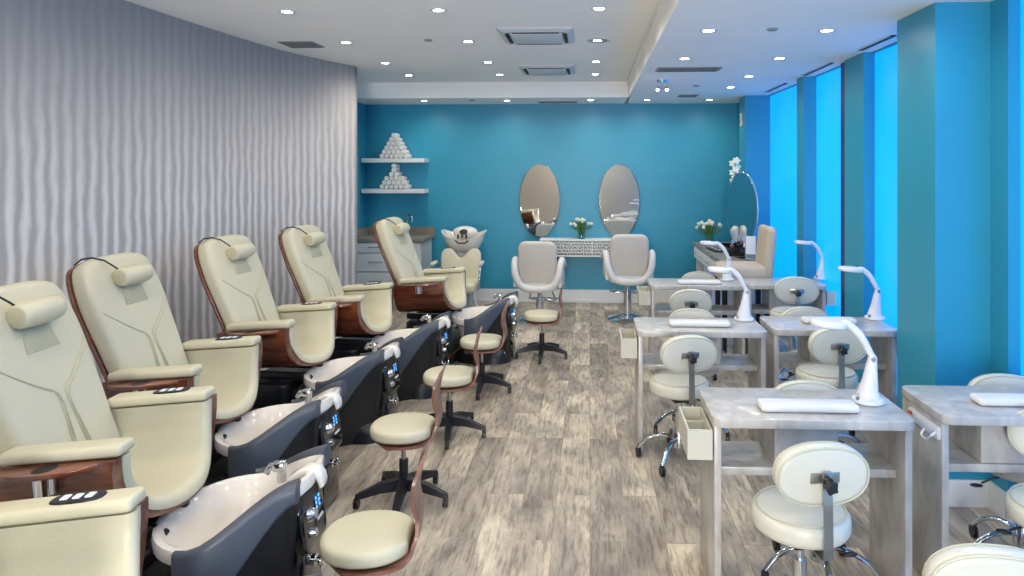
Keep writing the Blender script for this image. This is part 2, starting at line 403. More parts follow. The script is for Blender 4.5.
for (x, y, z, lab, grp) in spots:
    if lab:
        if not used: o = dl0; used = True; o.location = (x, y, z-.001)
        else: o = dup(dl0, (x, y, z-.001), 0)
        o['label'] = lab; o['group'] = grp
    else:
        o = dup(dl0, (x, y, z-.001), 0, 'recessed ceiling downlight behind the camera', 'downlights behind the camera')
    l = spot(x, y, z, DOWNLIGHT_W); lo = bpy.data.objects.new('downlight_beam', l); C.objects.link(lo); lo.location = (x, y, z-.02)
def cassette(x, y, label):
    t = thing('air_conditioning_cassette', label, 'air conditioner', (x, y, CEIL_T), 0, 'ceiling air cassettes')
    m = MB()
    m.loft([[(px*k, py*k, z) for px, py in rrect(.58, .58, .02, 2)] for k, z in ((1, 0), (1, -.012), (.86, -.03), (.80, -.03), (.78, -.008))]); m.build('frame', 'vent_white', t, smooth=False)
    m = MB(); m.box((0, 0, -.03), (.40, .40, .012), .004); m.build('intake_grille', 'vent_white', t)
    for k in range(4):
        T = Matrix.Rotation(math.pi/2*k, 4, 'Z'); m = MB(); m.box((0, .225, -.031), (.36, .03, .006), .001, T=T); m.build('louvre', 'dark', t)
cassette(-.415, 5.37, 'square white air cassette in the raised ceiling, the nearer and larger looking of two')
cassette(-.45, 7.18, 'square white air cassette in the raised ceiling, the farther one near the rear soffit')
def grille(name, x, y, z, w, d, label, cat='vent', grp=None, n=9):
    t = thing(name, label, cat, (x, y, z), 0, grp)
    m = MB(); m.box((0, 0, -.004), (w, d, .008), .002); m.build('frame', 'vent_grey', t)
    m = MB()
    for k in range(n): m.box((0, -d/2+d*(k+.5)/n, -.010), (w*.92, d/n*.35, .004))
    m.build('slats', 'slat_grey', t, smooth=False)
    return t
grille('ceiling_vent', -2.45, 5.68, CEIL_T, .30, .26, 'grey square vent in the raised ceiling close to the papered wall')
grille('ceiling_vent', .85, 5.93, CEIL_S, .55, .22, 'long grey vent in the lowered ceiling beside the tray edge')
grille('ceiling_vent', 1.15, 8.05, CEIL_S, .22, .2, 'small grey vent in the lowered ceiling near the end wall')
grille('ceiling_vent', -.41, 8.72, CEIL_S, .5, .14, 'faint long vent in the strip above the end wall mirrors')
for i, (y0, y1, lab) in enumerate(((4.50, 5.05, 'black slot diffuser in the ceiling before the nearest bright window'), (5.63, 6.35, 'black slot diffuser in the ceiling above the middle window'), (6.93, 7.68, 'black slot diffuser in the ceiling above the farthest window'))):
    t = thing('slot_diffuser', lab, 'vent', (1.965, (y0+y1)/2, CEIL_S), 0, 'slot diffusers by the windows')
    m = MB(); m.box((0, 0, -.003), (.035, y1-y0, .006)); m.build('slot', 'dark', t, smooth=False)
    m = MB(); m.box((-.022, 0, -.004), (.008, y1-y0, .008)); m.box((.022, 0, -.004), (.008, y1-y0, .008)); m.build('flange', 'vent_white', t, smooth=False)
for (x, y, z, lab) in ((.07, 5.61, CEIL_T, 'flat round speaker grille in the raised ceiling beside the nearer air cassette'),):
    t = thing('ceiling_speaker', lab, 'speaker', (x, y, z)); 
    m = MB(); m.lathe([(0, -.004), (.075, -.004), (.075, 0), (0, 0)]); m.build('grille', 'vent_grey', t)
    m = MB(); m.lathe([(.078, -.002), (.098, -.008), (.102, 0), (.078, 0)]); m.build('rim', 'vent_white', t)
for (x, y, z, lab) in ((-1.33, 5.54, CEIL_T, 'tiny round sprinkler cap in the raised ceiling left of the middle lights'), (1.13, 4.27, CEIL_S, 'tiny round sprinkler cap between the two nearest lights of the lowered ceiling'), (1.1, 7.1, CEIL_S, 'tiny sprinkler cap far back in the lowered ceiling'), (-1.47, 8.44, CEIL_S, 'tiny sprinkler cap in the lowered strip at the left of the end wall')):
    m = MB(); m.lathe([(0, -.012), (.028, -.010), (.036, 0), (0, 0)], 20); o = m.build('sprinkler_cap', 'vent_grey'); o.location = (x, y, z); tag(o, lab, 'sprinkler')
t = thing('track_spotlight', 'small chrome adjustable spotlight hanging from the lowered ceiling near the tray corner', 'spotlight', (.70, 6.65, CEIL_S))
m = MB(); m.lathe([(0, -.02), (.05, -.018), (.055, 0), (0, 0)]); m.build('canopy', 'chrome', t)
m = MB(); m.cyl((0, 0, 0), (0, 0, -.09), .008); m.build('stem', 'chrome', t)
for s in (-1, 1):
    m = MB(); m.tube([(0, 0, -.07), (s*.04, 0, -.07), (s*.045, -.02, -.10)], [.010, .012, .022], 14); hd = m.build('lamp_head', 'chrome', t)
    m = MB(); m.ell((s*.045, -.022, -.102), (.014, .014, .008)); m.build('bulb', 'lamp_lens', hd)

# ------------------------------------------------------------------ pedicure chair
def sstep(a, b_, x): 
    t = max(0, min(1, (x-a)/(b_-a))); return t*t*(3-2*t)
UC = [(v.x, v.y) for v in catmull([(-.305, .755, 0), (-.305, .70, 0), (-.285, .62, 0), (-.22, .525, 0), (-.12, .482, 0), (0, .47, 0), (.12, .482, 0), (.22, .525, 0), (.285, .62, 0), (.305, .70, 0), (.305, .755, 0)], 4)]
def u_off(d):
    o = []; d_ = d
    for i, p in enumerate(UC):
        a = Vector(UC[max(i-1, 0)]); c = Vector(UC[min(i+1, len(UC)-1)]); t = (c-a).normalized(); d = d_ if d_ >= 0 else d_*(.35+1.1*min(1, abs(p[0])/.3)**3); o.append((p[0]-t.y*d, p[1]+t.x*d))   # d>0 inward/up
    return o
def u_solid(d0, d1, x0, x1, bulge, rr=.03):
    rings = []
    st = [(x0, 1), (x0*.75+x1*.25, 1), (x0*.5+x1*.5, 1), (x0*.25+x1*.75, 1)] + [(x1-rr+rr*math.sin(R(a)), 1-(rr/max(rr, abs(d1-d0)))*(1-math.cos(R(a)))) for a in (0, 20, 40, 60, 80, 90)]
    for xx, kk in st:
        A, B = u_off(d0), u_off(d0+(d1-d0)*kk); ring = []
        for L_ in (A, B[::-1]):
            for (y, z) in L_:
                fr = bulge*(1-min(1, abs(y)/.30)**2)*(xx-x0)/(x1-x0); x = xx+fr
                ring.append((x, y, z+.08*x))
        rings.append(ring)
    return rings
BK = basis((-.375, 0, .45), (0, 1, 0), (-math.sin(R(22.5)), 0, math.cos(R(22.5))), (math.cos(R(22.5)), 0, math.sin(R(22.5))))
def back_outline(g=0):
    pr = [(.0, -.0), (.17, .0), (.225, .03), (.238, .2), (.256, .42), (.268, .58), (.266, .68), (.252, .77), (.215, .835), (.12, .860), (0, .864)]
    rt = [(v.x, v.y) for v in catmull([(x, y, 0) for x, y in pr], 3)]
    o = rt + [(-x, y) for x, y in rt[::-1][1:-1]]
    return inset(o, -g) if g else o
XT = .66
def basin_half(x):   # half width of basin plan
    x0 = -.02
    if x <= .30: return .315*math.sqrt(max(0, 1-((x-.28)/(.30))**2)) if x < .28 else .315
    return .315 - .185*sstep(.30, .66, x)
def rim_z(x): return .435 + .165*sstep(.24, .66, x)
def basin_outline():
    o = []
    xs = [-.02+.30*(1-math.cos(R(a))) for a in range(0, 91, 9)] + [.34, .40, .46, .52, .57, .61, .64]
    up = [(x, basin_half(x)) for x in xs] + [(.66, .06)]
    return up + [(x, -y) for x, y in up[::-1] if y > 1e-6]
def make_pedicure(t):
    # base platform and body under the basin
    m = MB(); m.slab(rrect(.66, .84, .18, 5, -.28, 0), .0, .20, .03); m.build('base', 'deck_grey', t)
    m = MB(); m.slab(rrect(.68, .86, .19, 5, -.28, 0), .07, .10, .01); m.build('trim_band', 'mahogany', t)
    m = MB(); m.slab(rrect(.34, .40, .06, 4, -.25, 0), .20, .36, .02); m.box((-.2, .13, .40), (.44, .03, .05), .008); m.box((-.2, -.13, .40), (.44, .03, .05), .008)
    m.tube([(-.02, -.2, .31), (.03, -.2, .36), (.05, -.12, .40)], .012, 8); m.tube([(-.05, .19, .22), (.0, .2, .3), (.02, .14, .4)], .012, 8)
    m.build('seat_mechanism', 'base_black', t)
    m = MB(); m.loft([[(x0+(px)*sx, py*sy, z) for px, py in superell(1, 1, 3.2, 36)] for x0, sx, sy, z in ((.34, .29, .20, 0), (.34, .28, .19, .05), (.35, .26, .17, .11), (.36, .24, .15, .125))])
    m.build('pedestal', 'base_black', t)
    # shell
    m = MB(); m.loft(u_solid(-.036, .004, -.46, .0, .085, .006)); m.build('seat_shell', 'mahogany', t)
    m = MB(); m.loft(u_solid(.0, .05, -.44, .004, .085, .045)); m.build('seat_cushion', 'cream', t, angle=60)
    for s in (1, -1):
        m = MB(); T = Matrix.Translation((-.205, s*.288, .765)) @ Matrix.Rotation(-math.atan(.08), 4, 'Y')
        m.box((0, 0, 0), (.43, .098, .042), .017, T=T, seg=4); a = m.build('armrest', 'cream', t)
    # remote on the left arm (far side) and cup tray on the right arm (near side)
    T = Matrix.Translation((-.16, .288, .773)) @ Matrix.Rotation(-math.atan(.08), 4, 'Y')
    m = MB(); m.slab(superell(.075, .034, 3, 28), .012, .022, .004, T=T); rp = m.build('remote_control', 'plastic_black', t)
    for dx in (-.035, 0, .035):
        m = MB(); m.slab(rrect(.022, .03, .004, 3, dx, 0), .021, .025, .001, T=T); m.build('button', 'label_white', rp)
    T = Matrix.Translation((-.22, -.32, .733)) @ Matrix.Rotation(-math.atan(.08), 4, 'Y')
    m = MB(); m.slab([(.19*math.cos(a), -.105*math.sin(a)) for a in [math.pi*i/18 for i in range(19)]], -.012, .006, .004, T=T); tr = m.build('cup_tray', 'mahogany', t)
    m = MB(); m.lathe([(0, .007), (.038, .007), (.038, .001), (0, .001)], T=T, c=(0, -.05, 0)); m.build('cup_hole', 'plastic_black', tr)
    m = MB(); m.lathe([(0, -.075), (.036, -.075), (.038, -.012), (0, -.012)], T=T, c=(0, -.05, 0)); m.build('cup_sleeve', 'chrome', tr)
    # backrest
    m = MB(); m.slab([(x, y*1.03) for x, y in back_outline()], 0, .105, .038, T=BK, dome=.012, k=5); bk = m.build('backrest', 'cream', t, angle=60)
    m = MB(); m.slab([(x, y*1.03) for x, y in back_outline(.002)], -.013, .008, .005, T=BK); m.build('back_shell', 'mahogany', t)
    def hgt(x):
        d = max(.004, .262-abs(x))
        return (.067+math.sqrt(max(0, .038**2-(.038-d)**2)) if d < .038 else .105+.012*(1-min(1, (abs(x)/.22))**2))+.0008
    for s in (-1, 1):
        for d in (-.006, .006):
            path = [(s*.245, .60), (s*.20, .56), (s*.13, .50), (s*.07, .455), (s*.032, .43), (s*.02, .38), (s*.028, .28), (s*.045, .12)]
            P = catmull([(x+d, y-d, 0) for x, y in path], 4)
            m = MB(); m.tube([(v.x, v.y, hgt(v.x)) for v in P], .0028, 6, T=BK); m.build('seam', 'cream_dark', bk)
    m = MB(); m.slab([(-.085, .60), (.085, .60), (.062, .74), (-.062, .74)], .112, .1185, .002, T=BK); m.build('headrest_patch', 'cream_dark', bk)
    # cylindrical pillow held by a strap over the top
    T = BK @ Matrix.Translation((0, .745, .148)) @ Matrix.Rotation(math.pi/2, 4, 'Y')
    m = MB(); m.lathe([(0, -.105), (.036, -.104), (.045, -.099), (.049, -.085), (.054, 0), (.049, .085), (.045, .099), (.036, .104), (0, .105)], 28, T=T); hp = m.build('headrest_pillow', 'cream', t, angle=60)
    for q in (-1, 1):
        m = MB(); m.slab(ellipse(.037, .037, 24), 0, .003, .001, T=T @ Matrix.Translation((0, 0, q*.105-.0015))); m.build('end_cap', 'cream_dark', hp)
    m = MB(); m.tube([tuple(BK @ Vector(p)) for p in ((-.085, .76, .165), (-.10, .81, .14), (-.12, .855, .118), (-.145, .888, .08), (-.15, .90, .03), (-.15, .888, -.016))], .0045, 6); m.build('strap', 'plastic_black', hp)
    # basin
    O = basin_outline(); nn = len(O); cx = .30
    def ring(k, zf, dz): return [(cx+(x-cx)*k, y*k, zf(cx+(x-cx)*k)+dz) for x, y in O]
    fl = lambda z: (lambda x: z)
    m = MB(); m.loft([ring(.55, fl(.13), 0), ring(.70, fl(.22), 0), ring(.82, fl(.33), 0), ring(.93, rim_z, -.055), ring(1.0, rim_z, -.05), ring(1.015, rim_z, -.02), ring(1.0, rim_z, 0), ring(.95, rim_z, .004), ring(.89, rim_z, -.006), ring(.74, fl(.33), 0), ring(.60, fl(.20), 0), ring(.4, fl(.18), 0)])
    m.build('basin', 'basin_white', t, angle=60)
    sk = [p for p in O if p[0] > .24]; k0 = next(i for i in range(len(O)) if O[i][0] > .24); sk = [O[(k0+i) % nn] for i in range(len(sk))]
    m = MB(); m.loft([[(cx+(x-cx)*k, y*k, z) for k, z in ((.80, .0), (.90, .25), (.965, rim_z(x)-.07), (.945, rim_z(x)-.07), (.84, .25), (.76, .0))] for x, y in sk]); m.build('basin_skirt', 'base_black', t, angle=60)
    for s in (-1, 1):
        secs = []
        xs = [.22, .225, .27, .32, .37, .42, .47, .52, .56, .60, .63, .645]
        for x in xs:
            f = (x-.22)/(.645-.22); h = .235*(1-sstep(0, 1, f))+.085; th = .03+.035*f
            y = basin_half(x) + .006; top = rim_z(x)+.014+.012*f
            if x == .22: h *= .97; th *= .8
            cyy = y + th*.35; czz = top-h/2
            dx, dy = 1, (basin_half(x+.01)-basin_half(x-.01))/.02
            nl = Vector((-dy, 1)).normalized()
            q = rrect(th*1.25, h, th*.5, 4)
            secs.append([(x+nl.x*a, s*(cyy+nl.y*a), czz+b_) for a, b_ in q])
        m = MB(); m.loft(secs); m.build('basin_side_pad', 'wing_grey', t, angle=60)
    m = MB()   # white cap over the tip
    cap = []
    for (x, z, w, h) in ((.54, rim_z(.54)+.004, .07, .02), (.58, rim_z(.58)+.012, .07, .03), (.62, rim_z(.62)+.018, .066, .035), (.66, .612, .062, .035), (.68, .59, .06, .035), (.688, .565, .056, .03), (.69, .54, .05, .02)):
        T = basis((x, 0, z-h/2), (0, 1, 0), (.0, 0, 1), (1, 0, 0)); tilt = max(0, (x-.60)/.1)*75
        v = Vector((-math.sin(R(-tilt)), 0, math.cos(R(-tilt)))) ; 
        cap.append([tuple(Vector((x, 0, z-h/2)) + Vector((0, 1, 0))*a + v*b_) for a, b_ in rrect(w, h, h*.35, 3)])
    m.loft(cap); m.build('basin_cap', 'basin_white', t, angle=60)
    m = MB(); m.cyl((.50, .0, rim_z(.5)), (.50, .0, rim_z(.5)+.05), .020); m.box((.49, 0, rim_z(.5)+.062), (.06, .044, .04), .012, T=None); m.tube([(.48, 0, rim_z(.5)+.06), (.45, 0, rim_z(.5)+.062), (.432, 0, rim_z(.5)+.035)], .015, 10)
    m.build('faucet', 'chrome', t)
    m = MB(); m.box((.05, .0, .455), (.05, .03, .02), .006); m.build('drain_lever', 'plastic_black', t)
    # control fascia
    CP = basis((.652, 0, .40), (0, 1, 0), (-.16, 0, 1), (1, 0, .16))
    m = MB(); m.slab(rrect(.24, .21, .04, 5), -.06, .0, .015, T=CP); m.box((.595, 0, .23), (.10, .24, .46), .03, seg=3); m.box((.50, 0, .06), (.24, .26, .12), .03, seg=3); cf = m.build('control_fascia', 'panel_black', t)
    m = MB(); m.slab(rrect(.075, .05, .008, 3, .045, .045), .0, .004, .001, T=CP); m.build('display', 'panel_black', cf)
    m = MB()
    for i in range(2):
        for j in range(3): m.slab(rrect(.013, .012, .003, 2, .022+i*.03, .03+j*.018), .003, .006, .001, T=CP)
    m.build('display_digits', 'display_blue', cf)
    m = MB(); m.lathe([(0, .03), (.018, .03), (.026, .012), (.03, 0), (0, 0)], T=CP, c=(-.045, .035, 0)); m.build('knob', 'chrome', cf)
    m = MB(); m.lathe([(0, .02), (.016, .02), (.02, 0), (0, 0)], T=CP, c=(-.045, -.04, 0)); m.build('knob', 'chrome', cf)
    m = MB(); m.slab(rrect(.06, .012, .002, 2, .05, -.02), .0, .003, .001, T=CP); m.build('label_strip', 'label_white', cf)
    m = MB(); m.cyl((.63, -.02, .24), (.665, -.02, .24), .022); m.cyl((.665, -.02, .24), (.69, -.02, .24), .012); m.box((.69, -.02, .24), (.012, .06, .02), .005); m.box((.69, -.02, .24), (.012, .02, .06), .005); m.build('drain_valve', 'chrome', t)
BASIN_PARTS = {'pedestal', 'basin', 'basin_side_pad', 'basin_cap', 'basin_skirt', 'faucet', 'drain_lever', 'control_fascia', 'drain_valve'}
def shorten_basin(t):
    for c in t.children:
        if c.name.split('.')[0] in BASIN_PARTS:
            for q in [c]+list(c.children): q.data.transform(Matrix.Diagonal((.86, 1, .965, 1)))
UN = [(-1.3, 1.66, 7), (-1.64, 2.60, 3), (-1.90, 3.50, -1), (-1.86, 4.50, -5), (-1.70, 5.36, -5), (-1.26, 6.31, -6)]
PL = ['cream pedicure chair at the bottom left corner, only an arm with remote in view',
      'cream pedicure chair nearest the camera with its whole backrest in view and a foot basin',
      'cream pedicure chair just behind the nearest full one, second along the papered wall',
      'cream pedicure chair in the middle of the row along the papered wall',
      'cream pedicure chair second from the far end, directly before the last one',
      'cream pedicure chair at the far end of the row, before the white cabinet']
p0 = thing('pedicure_chair', PL[0], 'pedicure chair', (0, 0, 0), 0, 'pedicure chairs along the left wall'); make_pedicure(p0); shorten_basin(p0)
for i, (x, y, a) in enumerate(UN):
    if i == 0: p0.location = (x, y, 0); p0.rotation_euler = (0, 0, R(a))
    else: dup(p0, (x, y, 0), a, PL[i])

# ------------------------------------------------------------------ five-star base shared by both stools
def caster(m, p, r=.028):
    x, y = p; m.cyl((x-.012, y, r), (x-.004, y, r), r, n=14); m.cyl((x+.004, y, r), (x+.012, y, r), r, n=14); m.box((x, y, r*1.5), (.02, .03, .028), .006)
def star(t, mat_leg, Lr=.25, zc=.10, curved=False, rot=0, z_end=.062):
    for k in range(5):
        a = R(rot+72*k); c, s = math.cos(a), math.sin(a); m = MB()
        if curved: P = [(c*r, s*r, z) for r, z in ((.015, zc+.035), (.06, zc+.05), (.12, zc+.048), (.19, zc+.02), (Lr-.01, z_end+.008), (Lr, z_end-.004))]; m.tube([tuple(v) for v in catmull(P, 3)], .014, 10, flat=.8)
        else:
            m.loft([[(c*r - s*w, s*r + c*w, z) for w, z in ((-ww, z0), (ww, z0), (ww*.75, z1), (-ww*.75, z1))] for r, ww, z0, z1 in ((.02, .028, zc-.03, zc+.03), (.12, .023, zc-.028, zc+.018), (Lr-.01, .019, z_end-.012, z_end+.012), (Lr+.008, .012, z_end-.01, z_end+.008))])
        lg = m.build('leg', mat_leg, t)
        m = MB(); caster(m, (c*Lr, s*Lr)); m.build('caster', 'plastic_black', lg)

# pedicurist's low stool; faces +x, back blade on -x
def make_ped_stool(t):
    m = MB(); m.slab([(max(-.155, x) if x < 0 else x, y) for x, y in superell(.172, .165, 2.2, 40)], .355, .415, .022, dome=.008, k=4); m.build('seat_cushion', 'cream', t, angle=60)
    def blade(s_):   # centreline: under the seat, then up
        return s_
    path = catmull([(.165, 0, .346), (.05, 0, .338), (-.08, 0, .340), (-.15, 0, .356), (-.187, 0, .41), (-.19, 0, .48), (-.178, 0, .55), (-.19, 0, .63), (-.21, 0, .695)], 4)
    wd = [.03, .165, .155, .135, .085, .075, .10, .12, .07]; nP = len(path); rings = []
    for i, p in enumerate(path):
        f = i/(nP-1)*(len(wd)-1); a = int(min(f, len(wd)-2)); w = wd[a]+(wd[a+1]-wd[a])*(f-a)
        tg = (path[min(i+1, nP-1)]-path[max(i-1, 0)]).normalized(); nm = Vector((tg.z, 0, -tg.x))*.006
        crv = lambda y: Vector((.0, 0, 0)) if i < nP*.45 else Vector((.12*y*y*6, 0, 0))
        ys = [w*k/4 for k in range(-4, 5)]
        rings.append([p+Vector((0, y, 0))+nm+crv(y) for y in ys] + [p+Vector((0, y, 0))-nm+crv(y) for y in ys[::-1]])
    m = MB(); m.loft(rings); m.build('back_shell', 'stool_wood', t, angle=60)
    m = MB(); m.cyl((0, 0, .20), (0, 0, .335), .012); m.box((0, 0, .328), (.14, .10, .018), .004); m.build('gas_rod', 'steel', t)
    m = MB(); m.cyl((0, 0, .07), (0, 0, .22), .024); m.lathe([(0, .065), (.036, .065), (.036, .12), (.024, .13), (0, .13)]); m.build('column', 'plastic_black', t)
    m = MB(); m.tube([(.02, -.02, .325), (.05, -.1, .32), (.06, -.15, .31)], .005, 6); m.build('height_lever', 'plastic_black', t)
    star(t, 'plastic_black', .24, .095, rot=20)
SP = [(-.82, 2.49, 187, 'low cream pedicure stool with wooden back nearest the camera, its base cut by the frame'),
      (-.985, 3.56, 183, 'low cream pedicure stool with wooden back, second nearest the camera'),
      (-.93, 4.47, 186, 'low cream pedicure stool in the middle of the stool row'),
      (-.86, 5.38, 180, 'low cream pedicure stool beside the farthest foot basin'),
      (-.45, 6.36, 178, 'low cream pedicure stool standing in front of the left styling chair')]
s0 = thing('pedicure_stool', SP[0][3], 'stool', (0, 0, 0), 0, 'pedicure stools beside the basins'); make_ped_stool(s0)
for i, (x, y, a, lab) in enumerate(SP):
    if i == 0: s0.location = (x, y, 0); s0.rotation_euler = (0, 0, R(a))
    else: dup(s0, (x, y, 0), a, lab)

# ------------------------------------------------------------------ manicure stool, faces +y, back on -y
def make_man_stool(t):
    m = MB(); m.slab(ellipse(.178, .178, 40), .415, .495, .028, dome=.010, k=4); sc = m.build('seat_cushion', 'ivory', t, angle=60)
    m = MB(); m.tube([(.160*math.cos(a), .160*math.sin(a), .497) for a in [2*math.pi*i/36 for i in range(36)]], .003, 6, closed=True); m.build('piping', 'piping', sc)
    T = basis((0, -.190, .685), (-1, 0, 0), (0, -.08, 1), (0, 1, .08))
    m = MB(); m.slab(superell(.168, .108, 2.3, 44), 0, .055, .022, T=T, dome=.006, k=4); bk = m.build('backrest', 'ivory', t, angle=60)
    m = MB(); m.tube([tuple(T @ Vector((x, y, .003))) for x, y in superell(.163, .103, 2.3, 44)], .0035, 6, closed=True); m.tube([tuple(T @ Vector((x, y, .050))) for x, y in superell(.163, .103, 2.3, 44)], .0035, 6, closed=True); m.build('piping', 'piping', bk)
    m = MB(); m.box((0, 0, -.003), (.105, .036, .005), .001, T=T); m.build('bracket_plate', 'steel', bk)
    m = MB(); m.loft([[(x-.0165, y, z), (x+.0165, y, z), (x+.0165, y+.006*ny, z+.006*nz), (x-.0165, y+.006*ny, z+.006*nz)] for x, y, z, ny, nz in ((0, 0, .405, 0, -1), (0, -.18, .405, 0, -1), (0, -.212, .415, -1, -.5), (0, -.216, .45, -1, 0), (0, -.212, .60, -1, 0), (0, -.203, .71, -1, 0))])
    m.build('back_post', 'steel', t, smooth=False)
    m = MB(); m.lathe([(0, 0), (.011, 0), (.011, .02), (0, .02)], 10, T=basis((0, -.212, .69), (1, 0, 0), (0, 0, 1), (0, -1, 0)))
    m.slab([((.026 if k % 2 else .019)*math.cos(math.pi*k/5), (.026 if k % 2 else .019)*math.sin(math.pi*k/5)) for k in range(10)], .016, .036, .004, T=basis((0, -.212, .672), (1, 0, 0), (0, 0, 1), (0, -1, 0))); m.build('knob', 'plastic_black', t)
    m = MB(); m.box((0, -.02, .395), (.12, .14, .035), .006); m.build('mechanism', 'plastic_black', t)
    m = MB(); m.tube([(.05, -.02, .385), (.12, -.02, .365), (.16, -.03, .335)], .005, 8); m.ell((.178, -.035, .322), (.028, .012, .008)); m.build('height_lever', 'plastic_black', t)
    m = MB(); m.cyl((0, 0, .10), (0, 0, .30), .025); m.cyl((0, 0, .30), (0, 0, .385), .014); m.lathe([(0, .085), (.038, .085), (.042, .13), (.03, .17), (0, .17)]); m.build('column', 'chrome', t)
    star(t, 'chrome', .245, .095, curved=True, rot=12)
th = R(YAW); CXP = 590-F_PX*math.tan(th)
def un(px, py, z):
    tt = (1.75-z)/((py-170)/F_PX); u = (px-CXP)/F_PX*tt
    return (u*math.cos(th)-tt*math.sin(th), u*math.sin(th)+tt*math.cos(th))
MS = [((.785, 2.58), 8, 0, 'ivory manicure stool with steel back post on the near side of the nearest left table', ),
      ((.98, 2.96), 180, 0, 'ivory manicure stool pushed under the nearest left table from behind'),
      ((1.77, 2.64), 150, 0, 'ivory manicure stool cut by the right edge, seat in front of the right edge table'),
      ((1.92, 3.10), 172, 0, 'ivory manicure stool behind the nearest right table, backrest top above it'),
      ((1.05, 1.93), -8, 0, 'ivory manicure stool at the bottom right corner, only the backrest top showing'),
      ((.535, 4.12), 12, 0, 'ivory manicure stool with open chrome base before the second left table'),
      ((.68, 4.56), 172, 0, 'ivory manicure stool behind the second left table, beside its lamp'),
      ((1.42, 4.16), 4, .05, 'ivory manicure stool on the near side of the second right table'),
      ((1.50, 4.66), 180, 0, 'ivory manicure stool behind the second right table under the lamp heads'),
      ((.80, 5.65), 2, 0, 'ivory manicure stool on the near side of the farthest left table'),
      ((1.02, 6.28), 180, 0, 'ivory manicure stool behind the farthest left table'),
      ((1.65, 5.62), -6, .11, 'ivory manicure stool raised high on the near side of the farthest right table')]
def raise_seat(o, dz, fixed=('leg', 'base', 'caster')):
    for c in o.children:
        k = c.name.split('.')[0]
        if k in fixed: continue
        if k in ('column', 'hydraulic_column'): c.scale.z = 1+dz/.35
        else: c.location.z += dz
m0 = thing('manicure_stool', MS[0][3], 'stool', (0, 0, 0), 0, 'manicure stools around the nail tables'); make_man_stool(m0)
for i, ((x, y), a, dz, lab) in enumerate(MS):
    if i == 0: m0.location = (x, y, 0); m0.rotation_euler = (0, 0, R(a))
    else:
        o = dup(m0, (x, y, 0), a, lab)
        if dz: raise_seat(o, dz)

# ------------------------------------------------------------------ manicure tables
TW, TD = .80, .40
def make_table(label, x0, y0, drawer, w=TW, rz=0):
    t = thing('manicure_table', label, 'table', (x0, y0, 0), rz, 'nail tables on the window side')
    o = rrect(w, TD, .045, 5, w/2, TD/2)
    m = MB(); m.slab(o, .722, .76, .004); m.build('tabletop', 'table_laminate', t)
    for s in (0, 1):
        x = .024 if s == 0 else w-.024
        m = MB(); m.box((x, TD/2+.005, .361), (.028, TD-.05, .722), .002); m.build('side_panel', 'table_laminate', t)
    m = MB(); m.box((w/2, TD/2+.04, .508), (w-.078, TD-.13, .034), .002); m.build('shelf', 'table_laminate', t)
    m = MB(); m.box((w*.5, TD/2+.04, .624), (.26, TD-.14, .194), .003); cb = m.build('drawer_box', 'table_laminate', t)
    m = MB(); m.box((w*.5, TD-.055, .65), (.24, .014, .12), .003); m.build('drawer_front', 'table_laminate', cb)
    if drawer:
        # open tray drawer hanging at the side, cream inside
        s, x = (-1, -.0) if drawer == 'left' else (1, w)
        W_, D_, z0, z1 = .10, .27, .585, .705; cx_ = x + s*.048; yy = .16
        ra = lambda w_, d_, z: [(cx_-w_/2, yy-d_/2, z), (cx_+w_/2, yy-d_/2, z), (cx_+w_/2, yy+d_/2, z), (cx_-w_/2, yy+d_/2, z)]
        m = MB(); m.loft([ra(W_, D_, z0), ra(W_, D_, z1), ra(W_-.016, D_-.016, z1), ra(W_-.016, D_-.016, z0+.012)])
        m.box((cx_, yy+.02, z0+.055), (W_-.018, .006, .09))
        m.build('side_drawer', 'drawer_cream', t, smooth=False)
    return t
TB = [('pale grey laminate nail table nearest the camera, left column', .49, 2.73, 'left', TW),
      ('pale grey laminate nail table at the right edge of the picture', 1.42, 2.80, None, .68),
      ('pale grey laminate nail table in the middle of the left column', .29, 4.20, 'left', TW),
      ('pale grey laminate nail table in the middle of the right column', 1.14, 4.27, 'right', .77),
      ('pale grey laminate nail table farthest from the camera, left column', .52, 5.86, 'left', .82),
      ('pale grey laminate nail table farthest from the camera, right column by the window', 1.36, 5.92, 'right', .68)]
for lab, x, y, d, w in TB: make_table(lab, x, y, d, w)
t = thing('power_strip', 'white power strip with red switch hanging on the left side of the right edge table', 'power strip', (1.42, 2.95, .70))
m = MB(); m.box((-.012+.02, .02, -.03), (.022, .26, .05), .006); m.build('housing', 'plastic_white', t)
m = MB(); m.box((-.006, .12, -.02), (.01, .02, .014), .002); m.build('switch', 'switch_red', t)
m = MB(); m.tube([tuple(v) for v in catmull([(-.004, -.09, -.03), (-.03, -.11, -.035), (-.035, -.08, -.06), (-.03, -.03, -.06), (-.012, -.02, -.04)], 4)], .0045, 6); m.build('cord', 'plastic_white', t)

